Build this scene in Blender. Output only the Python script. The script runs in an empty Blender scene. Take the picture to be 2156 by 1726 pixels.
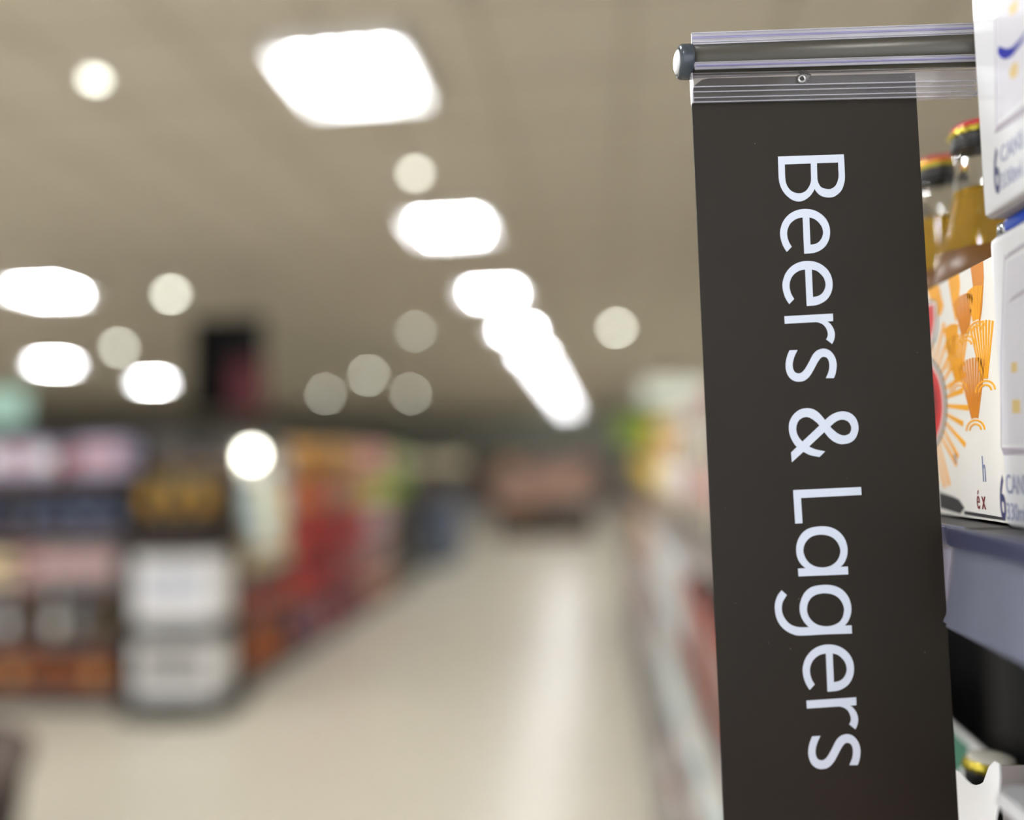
import bpy, bmesh, math, random
from mathutils import Matrix, Vector
random.seed(7)
S = bpy.context.scene
COL = S.collection

# ------------------------------------------------------------------ camera, world, exposure
cam_d = bpy.data.cameras.new('camera'); cam = bpy.data.objects.new('camera', cam_d); COL.objects.link(cam)
S.camera = cam
cam_d.sensor_fit = 'HORIZONTAL'; cam_d.sensor_width = 36.0; cam_d.lens = 29.22
cam_d.clip_start = 0.02; cam_d.clip_end = 200
cr, cu, cf = (Vector((0.99391307, 0.10773079, -0.02304097)), Vector((0.02982634, -0.06180345, 0.99764258)),
              Vector((-0.10605281, 0.99225723, 0.06464047)))
M = Matrix.Identity(4)
for i in range(3):
    M[i][0], M[i][1], M[i][2] = cr[i], cu[i], -cf[i]
M.translation = (0, 0, 1.5)
cam.matrix_world = M
cam_d.dof.use_dof = True
cam_d.dof.focus_distance = 0.4565
cam_d.dof.aperture_fstop = 1.20
cam_d.dof.aperture_blades = 0
world = bpy.data.worlds.new('store_world'); S.world = world; world.use_nodes = True
world.node_tree.nodes['Background'].inputs[0].default_value = (0.92, 0.95, 1.0, 1)
world.node_tree.nodes['Background'].inputs[1].default_value = 1.6
S.view_settings.view_transform = 'Standard'; S.view_settings.look = 'None'
S.view_settings.gamma = 1.0; S.view_settings.use_curve_mapping = False
S.view_settings.exposure = 1.0
TUBE_POWER = 58.0          # emission of the fluorescent tubes in the ceiling fittings

# ------------------------------------------------------------------ materials
MATS = {}
def lin(c):
    return tuple((x / 12.92 if x <= 0.04045 else ((x + 0.055) / 1.055) ** 2.4) for x in [v / 255 for v in c])
def mat(name, rgb, rough=0.5, metal=0.0, var=0.06, scale=30.0, bump=0.0, spec=0.5, coat=0.0, linear=False):
    if name in MATS: return MATS[name]
    m = bpy.data.materials.new(name); m.use_nodes = True; MATS[name] = m
    nt = m.node_tree; b = nt.nodes['Principled BSDF']
    c = rgb if linear else lin(rgb)
    b.inputs['Roughness'].default_value = rough; b.inputs['Metallic'].default_value = metal
    b.inputs['Specular IOR Level'].default_value = spec; b.inputs['Coat Weight'].default_value = coat
    tc = nt.nodes.new('ShaderNodeTexCoord'); no = nt.nodes.new('ShaderNodeTexNoise')
    no.inputs['Scale'].default_value = scale; no.inputs['Detail'].default_value = 3
    nt.links.new(tc.outputs['Object'], no.inputs['Vector'])
    mx = nt.nodes.new('ShaderNodeMix'); mx.data_type = 'RGBA'
    mx.inputs[6].default_value = tuple(min(1, x * (1 - var)) for x in c) + (1,)
    mx.inputs[7].default_value = tuple(min(1, x * (1 + var)) for x in c) + (1,)
    nt.links.new(no.outputs['Fac'], mx.inputs[0]); nt.links.new(mx.outputs[2], b.inputs['Base Color'])
    if bump:
        bp = nt.nodes.new('ShaderNodeBump'); bp.inputs['Strength'].default_value = bump; bp.inputs['Distance'].default_value = 0.001
        nt.links.new(no.outputs['Fac'], bp.inputs['Height']); nt.links.new(bp.outputs['Normal'], b.inputs['Normal'])
    return m
def emit(name, rgb, strength):
    if name in MATS: return MATS[name]
    m = bpy.data.materials.new(name); m.use_nodes = True; MATS[name] = m
    nt = m.node_tree; nt.nodes.clear()
    e = nt.nodes.new('ShaderNodeEmission'); e.inputs[0].default_value = lin(rgb) + (1,); e.inputs[1].default_value = strength
    o = nt.nodes.new('ShaderNodeOutputMaterial'); nt.links.new(e.outputs[0], o.inputs[0]); return m
def clear(name, rgb, veil=0.2, gloss=0.12, rough=0.12):
    """clear plastic: mostly see-through, a milky veil and a glossy skin"""
    if name in MATS: return MATS[name]
    m = bpy.data.materials.new(name); m.use_nodes = True; MATS[name] = m
    nt = m.node_tree; nt.nodes.clear(); N = nt.nodes.new
    t = N('ShaderNodeBsdfTransparent'); d = N('ShaderNodeBsdfDiffuse'); g = N('ShaderNodeBsdfGlossy')
    t.inputs[0].default_value = (0.97, 0.97, 0.98, 1); d.inputs[0].default_value = lin(rgb) + (1,)
    g.inputs[0].default_value = (1, 1, 1, 1); g.inputs['Roughness'].default_value = rough
    a = N('ShaderNodeMixShader'); a.inputs[0].default_value = veil
    nt.links.new(t.outputs[0], a.inputs[1]); nt.links.new(d.outputs[0], a.inputs[2])
    lw = N('ShaderNodeLayerWeight'); lw.inputs[0].default_value = 0.35
    no = N('ShaderNodeTexNoise'); no.inputs['Scale'].default_value = 60
    ma = N('ShaderNodeMath'); ma.operation = 'MULTIPLY_ADD'; ma.inputs[1].default_value = 0.6; ma.inputs[2].default_value = gloss
    nt.links.new(lw.outputs['Fresnel'], ma.inputs[0])
    b = N('ShaderNodeMixShader'); nt.links.new(ma.outputs[0], b.inputs[0])
    nt.links.new(a.outputs[0], b.inputs[1]); nt.links.new(g.outputs[0], b.inputs[2])
    o = N('ShaderNodeOutputMaterial'); nt.links.new(b.outputs[0], o.inputs[0]); return m
def glass(name, rgb, rough=0.0, ior=1.45):
    if name in MATS: return MATS[name]
    m = bpy.data.materials.new(name); m.use_nodes = True; MATS[name] = m
    b = m.node_tree.nodes['Principled BSDF']
    b.inputs['Base Color'].default_value = lin(rgb) + (1,); b.inputs['Roughness'].default_value = rough
    b.inputs['Transmission Weight'].default_value = 1.0; b.inputs['IOR'].default_value = ior
    return m

# ------------------------------------------------------------------ mesh helpers
def me_new(name, v, f, smooth=False):
    me = bpy.data.meshes.new(name); me.from_pydata([tuple(p) for p in v], [], f); me.update()
    if smooth:
        for p in me.polygons: p.use_smooth = True
    me.materials.append(None)
    return me
def ob(name, me, m, parent=None, loc=None, rotz=0.0, kind=None):
    o = bpy.data.objects.new(name, me); COL.objects.link(o)
    if me is not None and m is not None:
        o.material_slots[0].link = 'OBJECT'; o.material_slots[0].material = m
    if parent: o.parent = parent
    if loc is not None: o.location = loc
    if rotz: o.rotation_euler = (0, 0, rotz)
    if kind: o['kind'] = kind
    return o
def tag(o, label, cat, group=None):
    o['label'] = label; o['category'] = cat
    if group: o['group'] = group
    return o
def empty(name, loc=(0, 0, 0), rotz=0.0):
    o = bpy.data.objects.new(name, None); COL.objects.link(o); o.location = loc; o.rotation_euler = (0, 0, rotz)
    o.empty_display_size = 0.05
    return o
class MB:
    def __init__(s): s.v = []; s.f = []
    def add(s, v, f):
        n = len(s.v); s.v += [tuple(p) for p in v]; s.f += [tuple(i + n for i in q) for q in f]; return s
    def box(s, a, b):
        (x0, y0, z0), (x1, y1, z1) = a, b
        return s.add([(x0, y0, z0), (x1, y0, z0), (x1, y1, z0), (x0, y1, z0), (x0, y0, z1), (x1, y0, z1), (x1, y1, z1), (x0, y1, z1)],
                     [(0, 3, 2, 1), (4, 5, 6, 7), (0, 1, 5, 4), (1, 2, 6, 5), (2, 3, 7, 6), (3, 0, 4, 7)])
    def cyl(s, p, q, r0, r1=None, n=20):
        r1 = r0 if r1 is None else r1
        p, q = Vector(p), Vector(q); d = (q - p).normalized()
        a = d.orthogonal().normalized(); b = d.cross(a)
        v = [p + (a * math.cos(t) + b * math.sin(t)) * r0 for t in [2 * math.pi * i / n for i in range(n)]] + \
            [q + (a * math.cos(t) + b * math.sin(t)) * r1 for t in [2 * math.pi * i / n for i in range(n)]]
        f = [(i, (i + 1) % n, n + (i + 1) % n, n + i) for i in range(n)] + [tuple(range(n - 1, -1, -1)), tuple(range(n, 2 * n))]
        return s.add(v, f)
    def prism(s, poly, axis, a, b):
        """extrude a 2D polygon along axis ('x': poly is (y,z); 'y': (x,z); 'z': (x,y)) from a to b"""
        def P(q, t): return {'x': (t, q[0], q[1]), 'y': (q[0], t, q[1]), 'z': (q[0], q[1], t)}[axis]
        n = len(poly)
        return s.add([P(q, a) for q in poly] + [P(q, b) for q in poly],
                     [tuple(range(n - 1, -1, -1)), tuple(range(n, 2 * n))] + [(i, (i + 1) % n, n + (i + 1) % n, n + i) for i in range(n)])
    def mesh(s, name, smooth=False, bevel=0.0, seg=2, fix=True):
        me = me_new(name, s.v, s.f)
        if bevel or fix:
            bm = bmesh.new(); bm.from_mesh(me)
            if fix: bmesh.ops.recalc_face_normals(bm, faces=bm.faces)
            if bevel:
                bmesh.ops.bevel(bm, geom=[e for e in bm.edges if e.calc_face_angle(0) > 0.5], offset=bevel, segments=seg, profile=0.6, affect='EDGES')
            bm.to_mesh(me); bm.free()
        if smooth:
            for p in me.polygons: p.use_smooth = True
        return me
CACHE = {}
def cached(key, fn):
    if key not in CACHE: CACHE[key] = fn()
    return CACHE[key]
def lathe(name, prof, n=24, smooth=True, wob=None):
    """prof: list of (r,z) from bottom to top; wob(i,k)->radius factor"""
    v, f = [], []
    for k, (r, z) in enumerate(prof):
        for i in range(n):
            w = wob(i, k) if wob else 1.0
            t = 2 * math.pi * i / n; v.append((r * w * math.cos(t), r * w * math.sin(t), z))
    for k in range(len(prof) - 1):
        for i in range(n):
            f.append((k * n + i, k * n + (i + 1) % n, (k + 1) * n + (i + 1) % n, (k + 1) * n + i))
    f.append(tuple(range(n - 1, -1, -1))); f.append(tuple((len(prof) - 1) * n + i for i in range(n)))
    me = me_new(name, v, f)
    for p in me.polygons: p.use_smooth = smooth and len(p.vertices) == 4
    return me
def smooth_path(pts, n):
    """Catmull-Rom through pts, resampled to n points at even spacing"""
    if len(pts) == 2:
        a, b = Vector(pts[0]), Vector(pts[1]); return [a.lerp(b, i / (n - 1)) for i in range(n)]
    P = [Vector(p) for p in pts]; P = [P[0] * 2 - P[1]] + P + [P[-1] * 2 - P[-2]]
    fine = []
    for k in range(1, len(P) - 2):
        a, b, c, d = P[k - 1:k + 3]
        for j in range(12):
            t = j / 12
            fine.append(0.5 * ((2 * b) + (c - a) * t + (2 * a - 5 * b + 4 * c - d) * t * t + (3 * b - a - 3 * c + d) * t ** 3))
    fine.append(P[-2])
    L = [0]
    for a, b in zip(fine, fine[1:]): L.append(L[-1] + (b - a).length)
    out, k = [], 0
    for i in range(n):
        t = L[-1] * i / (n - 1)
        while k < len(L) - 2 and L[k + 1] < t: k += 1
        s = (t - L[k]) / max(1e-9, L[k + 1] - L[k]); out.append(fine[k].lerp(fine[k + 1], min(1, max(0, s))))
    return out

# ------------------------------------------------------------------ the store shell
CEIL = 3.24
def struct(name, mb, m, label=None):
    o = ob(name, mb.mesh(name), m, kind='structure')
    if label: o['label'] = label
    return o
fl = mat('floor_vinyl', (226, 220, 203), rough=0.3, var=0.05, scale=1.3, spec=0.5)
struct('floor', MB().box((-20, -3.1, -0.1), (6, 29, 0)), fl, 'pale beige polished vinyl floor of the aisle')
ce = mat('ceiling_tile', (212, 203, 186), rough=0.9, var=0.05, scale=2.0)
ceiling = struct('ceiling', MB().box((-20, -3.1, CEIL), (6, 29, CEIL + 0.1)), ce, 'flat beige suspended ceiling')
wl = mat('wall_paint', (150, 146, 136), rough=0.8)
wd = mat('fascia_dark', (146, 147, 134), rough=0.7)
struct('wall_left', MB().box((-20.1, -3.1, 0), (-20, 29, CEIL)), wl)
struct('wall_right', MB().box((6, -3.1, 0), (6.1, 29, CEIL)), wl)
wf = struct('wall_front', MB().box((-20, -3.1, 0), (6, -3.0, 0.25)).box((-20, -3.1, CEIL - 0.12), (6, -3.0, CEIL)), wl)
# unseen glazed shopfront, added behind the viewer to let daylight in
win = ob('added_window_1', None, None, kind='structure'); win['label'] = 'added glazed shopfront, unseen behind the viewer'
for k in range(11): ob('added_window_post', cached('wpost', lambda: MB().box((-0.03, -3.1, 0.25), (0.03, -3.0, CEIL - 0.12)).mesh('post')), mat('window_frame', (90, 92, 94), rough=0.4), win, (-19.97 + 2.594 * k, 0, 0))
pane_m = clear('window_glass', (230, 235, 240), veil=0.0, gloss=0.0, rough=0.02)
for k in range(10): ob('added_window_pane', cached('wpane', lambda: MB().box((0.035, -3.06, 0.25), (2.559, -3.05, CEIL - 0.12)).mesh('pane')), pane_m, win, (-19.97 + 2.594 * k, 0, 0))
struct('wall_back', MB().box((-20, 29, 0), (6, 29.1, CEIL)), wl)
struct('trim_1', MB().box((-20, 28.6, 2.25), (6, 28.99, CEIL - 0.002)), wd, 'dark fascia band along the far wall')
gb = mat('ceiling_bar_metal', (188, 179, 162), rough=0.5)
bx = cached('barx', lambda: MB().box((-20, -0.014, -0.006), (6, 0.014, 0)).mesh('bar'))
by = cached('bary', lambda: MB().box((-0.014, -3, -0.006), (0.014, 29, 0)).mesh('bar'))
y = -2.4
while y < 28.9:
    ob('ceiling_bar', bx, gb, ceiling, (0, y, CEIL)); y += 0.6
x = -19.64
while x < 5.9:
    ob('ceiling_bar', by, gb, ceiling, (x, 0, CEIL)); x += 0.6

# ------------------------------------------------------------------ ceiling lights
tube_m = emit('fluorescent_tube', (250, 252, 255), TUBE_POWER)
frame_m = mat('light_frame_white', (225, 225, 222), rough=0.4)
refl_m = mat('light_reflector', (235, 235, 235), rough=0.25)
def light_panel(x, y, label):
    r = tag(empty('ceiling_light', (x, y, CEIL - 0.007)), label, 'ceiling light', 'four-tube ceiling light panels')
    def fr():
        m = MB(); w, l = 0.30, 0.30
        for a, b in (((-w, -l, -0.05), (-w + 0.02, l, 0)), ((w - 0.02, -l, -0.05), (w, l, 0)), ((-w, -l, -0.05), (w, -l + 0.02, 0)), ((-w, l - 0.02, -0.05), (w, l, 0))):
            m.box(a, b)
        return m.mesh('frame')
    ob('light_frame', cached('lframe', fr), frame_m, r)
    ob('reflector', cached('lrefl', lambda: MB().box((-0.28, -0.28, -0.012), (0.28, 0.28, -0.004)).mesh('reflector')), refl_m, r)
    tb = cached('ltube', lambda: MB().cyl((0, -0.205, -0.032), (0, 0.205, -0.032), 0.013, n=10).mesh('tube', smooth=False))
    for k in range(4): ob('tube', tb, tube_m, r, (-0.1725 + 0.115 * k, 0, 0))
    return r
ORD = ['first', 'second', 'third', 'fourth', 'fifth', 'sixth', 'seventh', 'eighth', 'ninth', 'tenth', 'eleventh', 'twelfth', 'thirteenth', 'fourteenth', 'fifteenth', 'sixteenth', 'seventeenth', 'eighteenth', 'nineteenth', 'twentieth']
light_panel(-1.03, 1.11, 'white four-tube ceiling light over the aisle just above the frame')
light_panel(-1.03, -1.25, 'white four-tube ceiling light over the aisle behind the viewer')
for k in range(11):
    nm = 'largest and nearest white ceiling light panel in the aisle row' if k == 0 else '%s white ceiling light panel along the aisle row counted from the nearest' % ORD[k]
    light_panel(-1.03, 3.44 + 2.34 * k, nm)
for x, y, nm in ((-5.09, 7.15, 'white ceiling light panel at the left edge of the photo'), (-8.35, 11.9, 'white ceiling light panel far left, lower of the two at the left edge'),
                 (-8.43, 14.85, 'white ceiling light panel far left beside the black hanging sign')):
    light_panel(x, y, nm)
# more fittings added over the neighbouring aisles, out of view, to brighten the room
for x, ys, nm in ((-5.1, (-1.2, 1.2, 3.5), 'left aisle'), (-8.4, (-1.2, 1.9, 5.0, 8.1), 'second left aisle'), (-12.2, (-1.2, 3.0, 7.0, 11.0), 'third left aisle'), (-16, (0, 5.0, 10.0), 'fourth left aisle'), (3.3, (-1.2, 1.1, 3.4, 8.8, 11.2, 13.5, 15.8, 18.2), 'right aisle')):
    for k, y in enumerate(ys):
        light_panel(x, y, 'added unseen ceiling light panel over the %s, %s from the shopfront' % (nm, ORD[k]))
ring_m = mat('downlight_ring', (215, 213, 205), rough=0.35, metal=0.3)
def downlight(x, y, rad, power, label):
    r = tag(empty('ceiling_spotlight', (x, y, CEIL - 0.007)), label, 'spotlight', 'round ceiling spotlights')
    me = lathe('trim_ring', [(rad * 1.0, 0), (rad * 1.35, 0), (rad * 1.35, -0.012), (rad * 1.2, -0.03), (rad * 1.0, -0.03)][::-1], 24)
    ob('trim_ring', me, ring_m, r)
    lens = lathe('lens', [(rad * 0.3, -0.052), (rad * 0.75, -0.046), (rad * 0.98, -0.031)], 20)
    ob('lens', lens, emit('spot_%d' % int(power), (246, 248, 232), power), r)
for a in ((-2.131, 3.283, 0.035, 4.5, 'round ceiling spotlight at the upper left corner of the photo'),
          (-1.03, 4.65, 0.035, 6, 'round ceiling spotlight beside the gap between first and second panels'),
          (-4.061, 7.485, 0.05, 14, 'round ceiling spotlight between the left light panel and the black sign'),
          (-6.476, 10.566, 0.06, 16, 'round ceiling spotlight just left of the black hanging sign'),
          (-2.29, 10.21, 0.05, 7, 'faint round ceiling spotlight left of the panel row'),
          (0.2325, 10.58, 0.055, 19, 'round ceiling spotlight right of the panel row beside the brown sign'),
          (-4.259, 14.94, 0.07, 16, 'upper of three faint spotlights above the far dark fascia'),
          (-6.25, 18.39, 0.08, 16, 'leftmost of three faint spotlights above the far dark fascia'),
          (-4.42, 19.09, 0.08, 16, 'rightmost of three faint spotlights above the far dark fascia')):
    downlight(*a)

# ------------------------------------------------------------------ shelving bays
steel = mat('shelf_steel', (96, 94, 90), rough=0.45, metal=0.2)
steel_d = mat('shelf_black', (26, 25, 25), rough=0.5)
back_m = mat('back_panel', (120, 114, 104), rough=0.7)
strip_m = mat('price_strip_grey', (128, 132, 152), rough=0.22, var=0.08, scale=25, coat=0.4)
strip_lip_m = mat('strip_lip_navy', (70, 72, 98), rough=0.3)
strip_b = mat('price_strip_brown', (84, 56, 48), rough=0.3)
strip_w = mat('price_strip_white', (150, 140, 134), rough=0.3)
def strip_mesh(w):
    # profile in (y,z): channel leaning outward at its foot, with an upper and a lower lip
    p = [(0.002, 0.0), (-0.006, 0.001), (-0.006, -0.004), (-0.003, -0.007), (-0.0075, -0.046), (-0.0095, -0.05), (-0.006, -0.0525), (-0.003, -0.048), (0.002, -0.012)]
    return MB().prism(p, 'x', 0, w).mesh('price_strip')
def bay(label, loc, w, depth, height, shelves, rotz, strip=strip_m, shelf_mat=steel, back=back_m, plinth=steel_d, name='shelving_bay', group='shelving bays'):
    """front edge runs along local x at y=0, the bay goes back along +y"""
    r = tag(empty(name, loc, rotz), label, 'shelving', group)
    ob('plinth', cached(('pl', w, depth), lambda: MB().box((0.002, 0.04, 0), (w - 0.002, depth, 0.1)).mesh('plinth')), plinth, r)
    ob('back_panel', cached(('bk', w, depth, height), lambda: MB().box((0.002, depth - 0.02, 0.1), (w - 0.002, depth, height)).mesh('back')), back, r)
    up = cached(('up', depth, height), lambda: MB().box((0, depth - 0.06, 0.1), (0.022, depth - 0.021, height + 0.01)).mesh('upright'))
    ob('upright', up, steel, r, (0.002, 0, 0)); ob('upright', up, steel, r, (w - 0.024, 0, 0))
    for z in shelves:
        s = ob('shelf', cached(('sh', w, depth), lambda: MB().box((0.003, 0.001, -0.03), (w - 0.003, depth - 0.021, 0)).mesh('shelf', bevel=0.002)), shelf_mat, r, (0, 0, z))
        ob('price_strip', cached(('st', w), lambda: strip_mesh(w - 0.004)), strip, s, (0.002, 0, 0.0005))
    return r

# ------------------------------------------------------------------ products
PAL = {'leaf green': (112, 138, 14), 'lavender': (162, 155, 180), 'navy blue': (24, 30, 62), 'slate blue': (92, 104, 126), 'cream': (222, 208, 172), 'pink': (214, 150, 150), 'dark green': (26, 40, 20),
       'amber brown': (150, 78, 28), 'orange': (222, 112, 30), 'olive': (110, 98, 40), 'ochre yellow': (190, 136, 20), 'red': (190, 24, 22), 'crimson': (150, 20, 34), 'white': (232, 230, 226),
       'grey': (140, 138, 134), 'charcoal': (44, 42, 40), 'pale yellow': (226, 210, 140), 'bright green': (86, 140, 36), 'purple': (60, 36, 84), 'peach': (218, 166, 128), 'pale cyan': (190, 222, 222),
       'brown': (84, 56, 36), 'tan': (196, 150, 96), 'dusty pink': (190, 140, 140), 'silver': (190, 192, 198), 'blue-grey': (100, 108, 124), 'black': (16, 16, 16), 'rust red': (150, 70, 54), 'yellow': (220, 186, 40), 'lime': (150, 180, 40)}
def pm(c, kind='card'):
    r = {'card': 0.45, 'glass': 0.08, 'foil': 0.3, 'tin': 0.25}[kind]
    return mat('%s_%s' % (kind, c.replace(' ', '_')), PAL[c], rough=r, metal=0.5 if kind == 'tin' else 0.0, var=0.1, scale=18)
def bottle_meshes(kind):
    P = {'wine bottle': ([(0.034, 0), (0.0375, 0.004), (0.0375, 0.19), (0.034, 0.212), (0.018, 0.236), (0.0145, 0.25), (0.0145, 0.262)], [(0.0155, 0.255), (0.0155, 0.298), (0.0165, 0.299), (0.0165, 0.312), (0.013, 0.314)], 0.05, 0.14),
         'beer bottle': ([(0.028, 0), (0.0305, 0.004), (0.0305, 0.13), (0.027, 0.152), (0.017, 0.18), (0.0135, 0.205), (0.0135, 0.222)], [(0.0145, 0.218), (0.016, 0.220), (0.0155, 0.228), (0.012, 0.231)], 0.035, 0.11),
         'spirit bottle': ([(0.038, 0), (0.042, 0.005), (0.042, 0.175), (0.036, 0.20), (0.017, 0.215), (0.015, 0.225), (0.015, 0.24)], [(0.018, 0.236), (0.018, 0.27), (0.016, 0.273)], 0.04, 0.145)}[kind]
    b, c, l0, l1 = P; r = b[2][0] + 0.0006
    return lathe('body', b, 18), lathe('cap', c, 14), lathe('label', [(r - 0.0004, l0), (r, l0 + 0.001), (r, l1), (r - 0.0004, l1 + 0.001)], 18)
def bottle(kind, c, c2, loc, rotz, far=False):
    b, cp, lb = cached(kind, lambda: bottle_meshes(kind))
    r = empty(kind.replace(' ', '_'), loc, rotz)
    ob('bottle_body', b, pm(c, 'glass'), r); ob('bottle_cap', cp, pm(c2, 'foil'), r)
    if not far: ob('bottle_label', lb, pm(c2), r)
    return r
def carton(w, d, h, c, c2, loc, rotz, name='carton'):
    o = ob(name, cached(('ct', w, d, h), lambda: MB().box((-w / 2, 0, 0), (w / 2, d, h)).mesh('carton', bevel=0.003)), pm(c), None, loc, rotz)
    ob('front_print', cached(('cp', w, h), lambda: MB().box((-w * 0.42, -0.0008, h * 0.3), (w * 0.42, 0.0004, h * 0.78)).mesh('print')), pm(c2), o)
    return o
def can(c, c2, loc, rotz, far=False):
    r = empty('drink_can', loc, rotz)
    ob('can_body', cached('can', lambda: lathe('can', [(0.022, 0), (0.0285, 0.008), (0.029, 0.012), (0.029, 0.126), (0.024, 0.138)], 18)), pm(c, 'tin'), r)
    ob('can_lid', cached('canlid', lambda: lathe('lid', [(0.0242, 0.137), (0.025, 0.142), (0.0235, 0.142), (0.022, 0.138)], 18)), pm('silver', 'tin'), r)
    return r
def bag_mesh(w, h, t):
    nx, nz = 9, 11; v, f = [], []
    for s in (-1, 1):
        for j in range(nz):
            for i in range(nx):
                a, b = i / (nx - 1) * 2 - 1, j / (nz - 1) * 2 - 1
                bul = max(0, (1 - a * a)) ** 0.6 * max(0, 1 - (abs(b) / 0.9) ** 3) ** 0.7 if abs(b) < 0.9 else 0
                v.append((a * w / 2 * (1 - 0.06 * (1 - b * b)), t / 2 * bul * s + t / 2 + 0.002 * s, (b + 1) / 2 * h))
    n = nx * nz
    for j in range(nz - 1):
        for i in range(nx - 1):
            q = (j * nx + i, j * nx + i + 1, (j + 1) * nx + i + 1, (j + 1) * nx + i)
            f.append(q); f.append(tuple(n + k for k in q[::-1]))
    rim = [i for i in range(nx)] + [j * nx + nx - 1 for j in range(1, nz)] + [(nz - 1) * nx + i for i in range(nx - 2, -1, -1)] + [j * nx for j in range(nz - 2, 0, -1)]
    for a, b in zip(rim, rim[1:] + rim[:1]): f.append((b, a, n + a, n + b))
    return me_new('bag', v, f, True)
def bag(c, c2, w, h, loc, rotz):
    o = ob('snack_bag', cached(('bag', w, h), lambda: bag_mesh(w, h, 0.09)), pm(c, 'foil'), None, loc, rotz)
    ob('front_print', cached(('bagp', w, h), lambda: lathe('print', [(w * 0.3, -0.0025), (w * 0.3, -0.001), (w * 0.2, 0.0)], 20)), pm(c2, 'foil'), o, (0, -0.0005, h * 0.5)).rotation_euler = (math.pi / 2, 0, 0)
    return o
WID = {'wine bottle': 0.084, 'beer bottle': 0.068, 'spirit bottle': 0.094, 'drink can': 0.066}
def row(p0, direction, length, z, rotz, specs, where, group, far=False, inset=0.045, jitter=0.004):
    """a row of products; specs = (kind, colour, second colour[, (w,d,h)]); they fill the row in turn"""
    d = Vector(direction).normalized(); back = Vector((-math.sin(rotz), math.cos(rotz), 0)); s, k = 0.012, 0
    end = 'from the left' if abs(d.x) > 0.5 else 'from the near end'
    while True:
        sp = specs[k % len(specs)] if len(specs) < 3 else random.choice(specs); k += 1
        w = WID[sp[0]] if sp[0] in WID else sp[3][0] + 0.008
        if s + w > length: break
        p = Vector(p0) + d * (s + w / 2); rz = rotz + random.uniform(-0.04, 0.04)
        ins = inset + random.uniform(0, jitter)
        if sp[0] in WID and sp[0] != 'drink can':
            p += back * (ins + WID[sp[0]] / 2 - 0.03); o = bottle(sp[0], sp[1], sp[2], (p.x, p.y, z + 0.0005), rz, far)
        elif sp[0] == 'drink can':
            p += back * ins; o = can(sp[1], sp[2], (p.x, p.y, z + 0.0005), rz)
        elif sp[0] == 'snack bag':
            p += back * (ins - 0.03); o = bag(sp[1], sp[2], sp[3][0], sp[3][2], (p.x, p.y, z + 0.0005), rz)
        else:
            p += back * (ins - 0.03); o = carton(sp[3][0], sp[3][1], sp[3][2], sp[1], sp[2], (p.x, p.y, z + 0.0005), rotz, sp[0].replace(' ', '_'))
        tag(o, '%s %s on %s, %s %s' % (sp[1], sp[0], where, ORD[k - 1], end), sp[0].split()[-1], group)
        s += w

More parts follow.
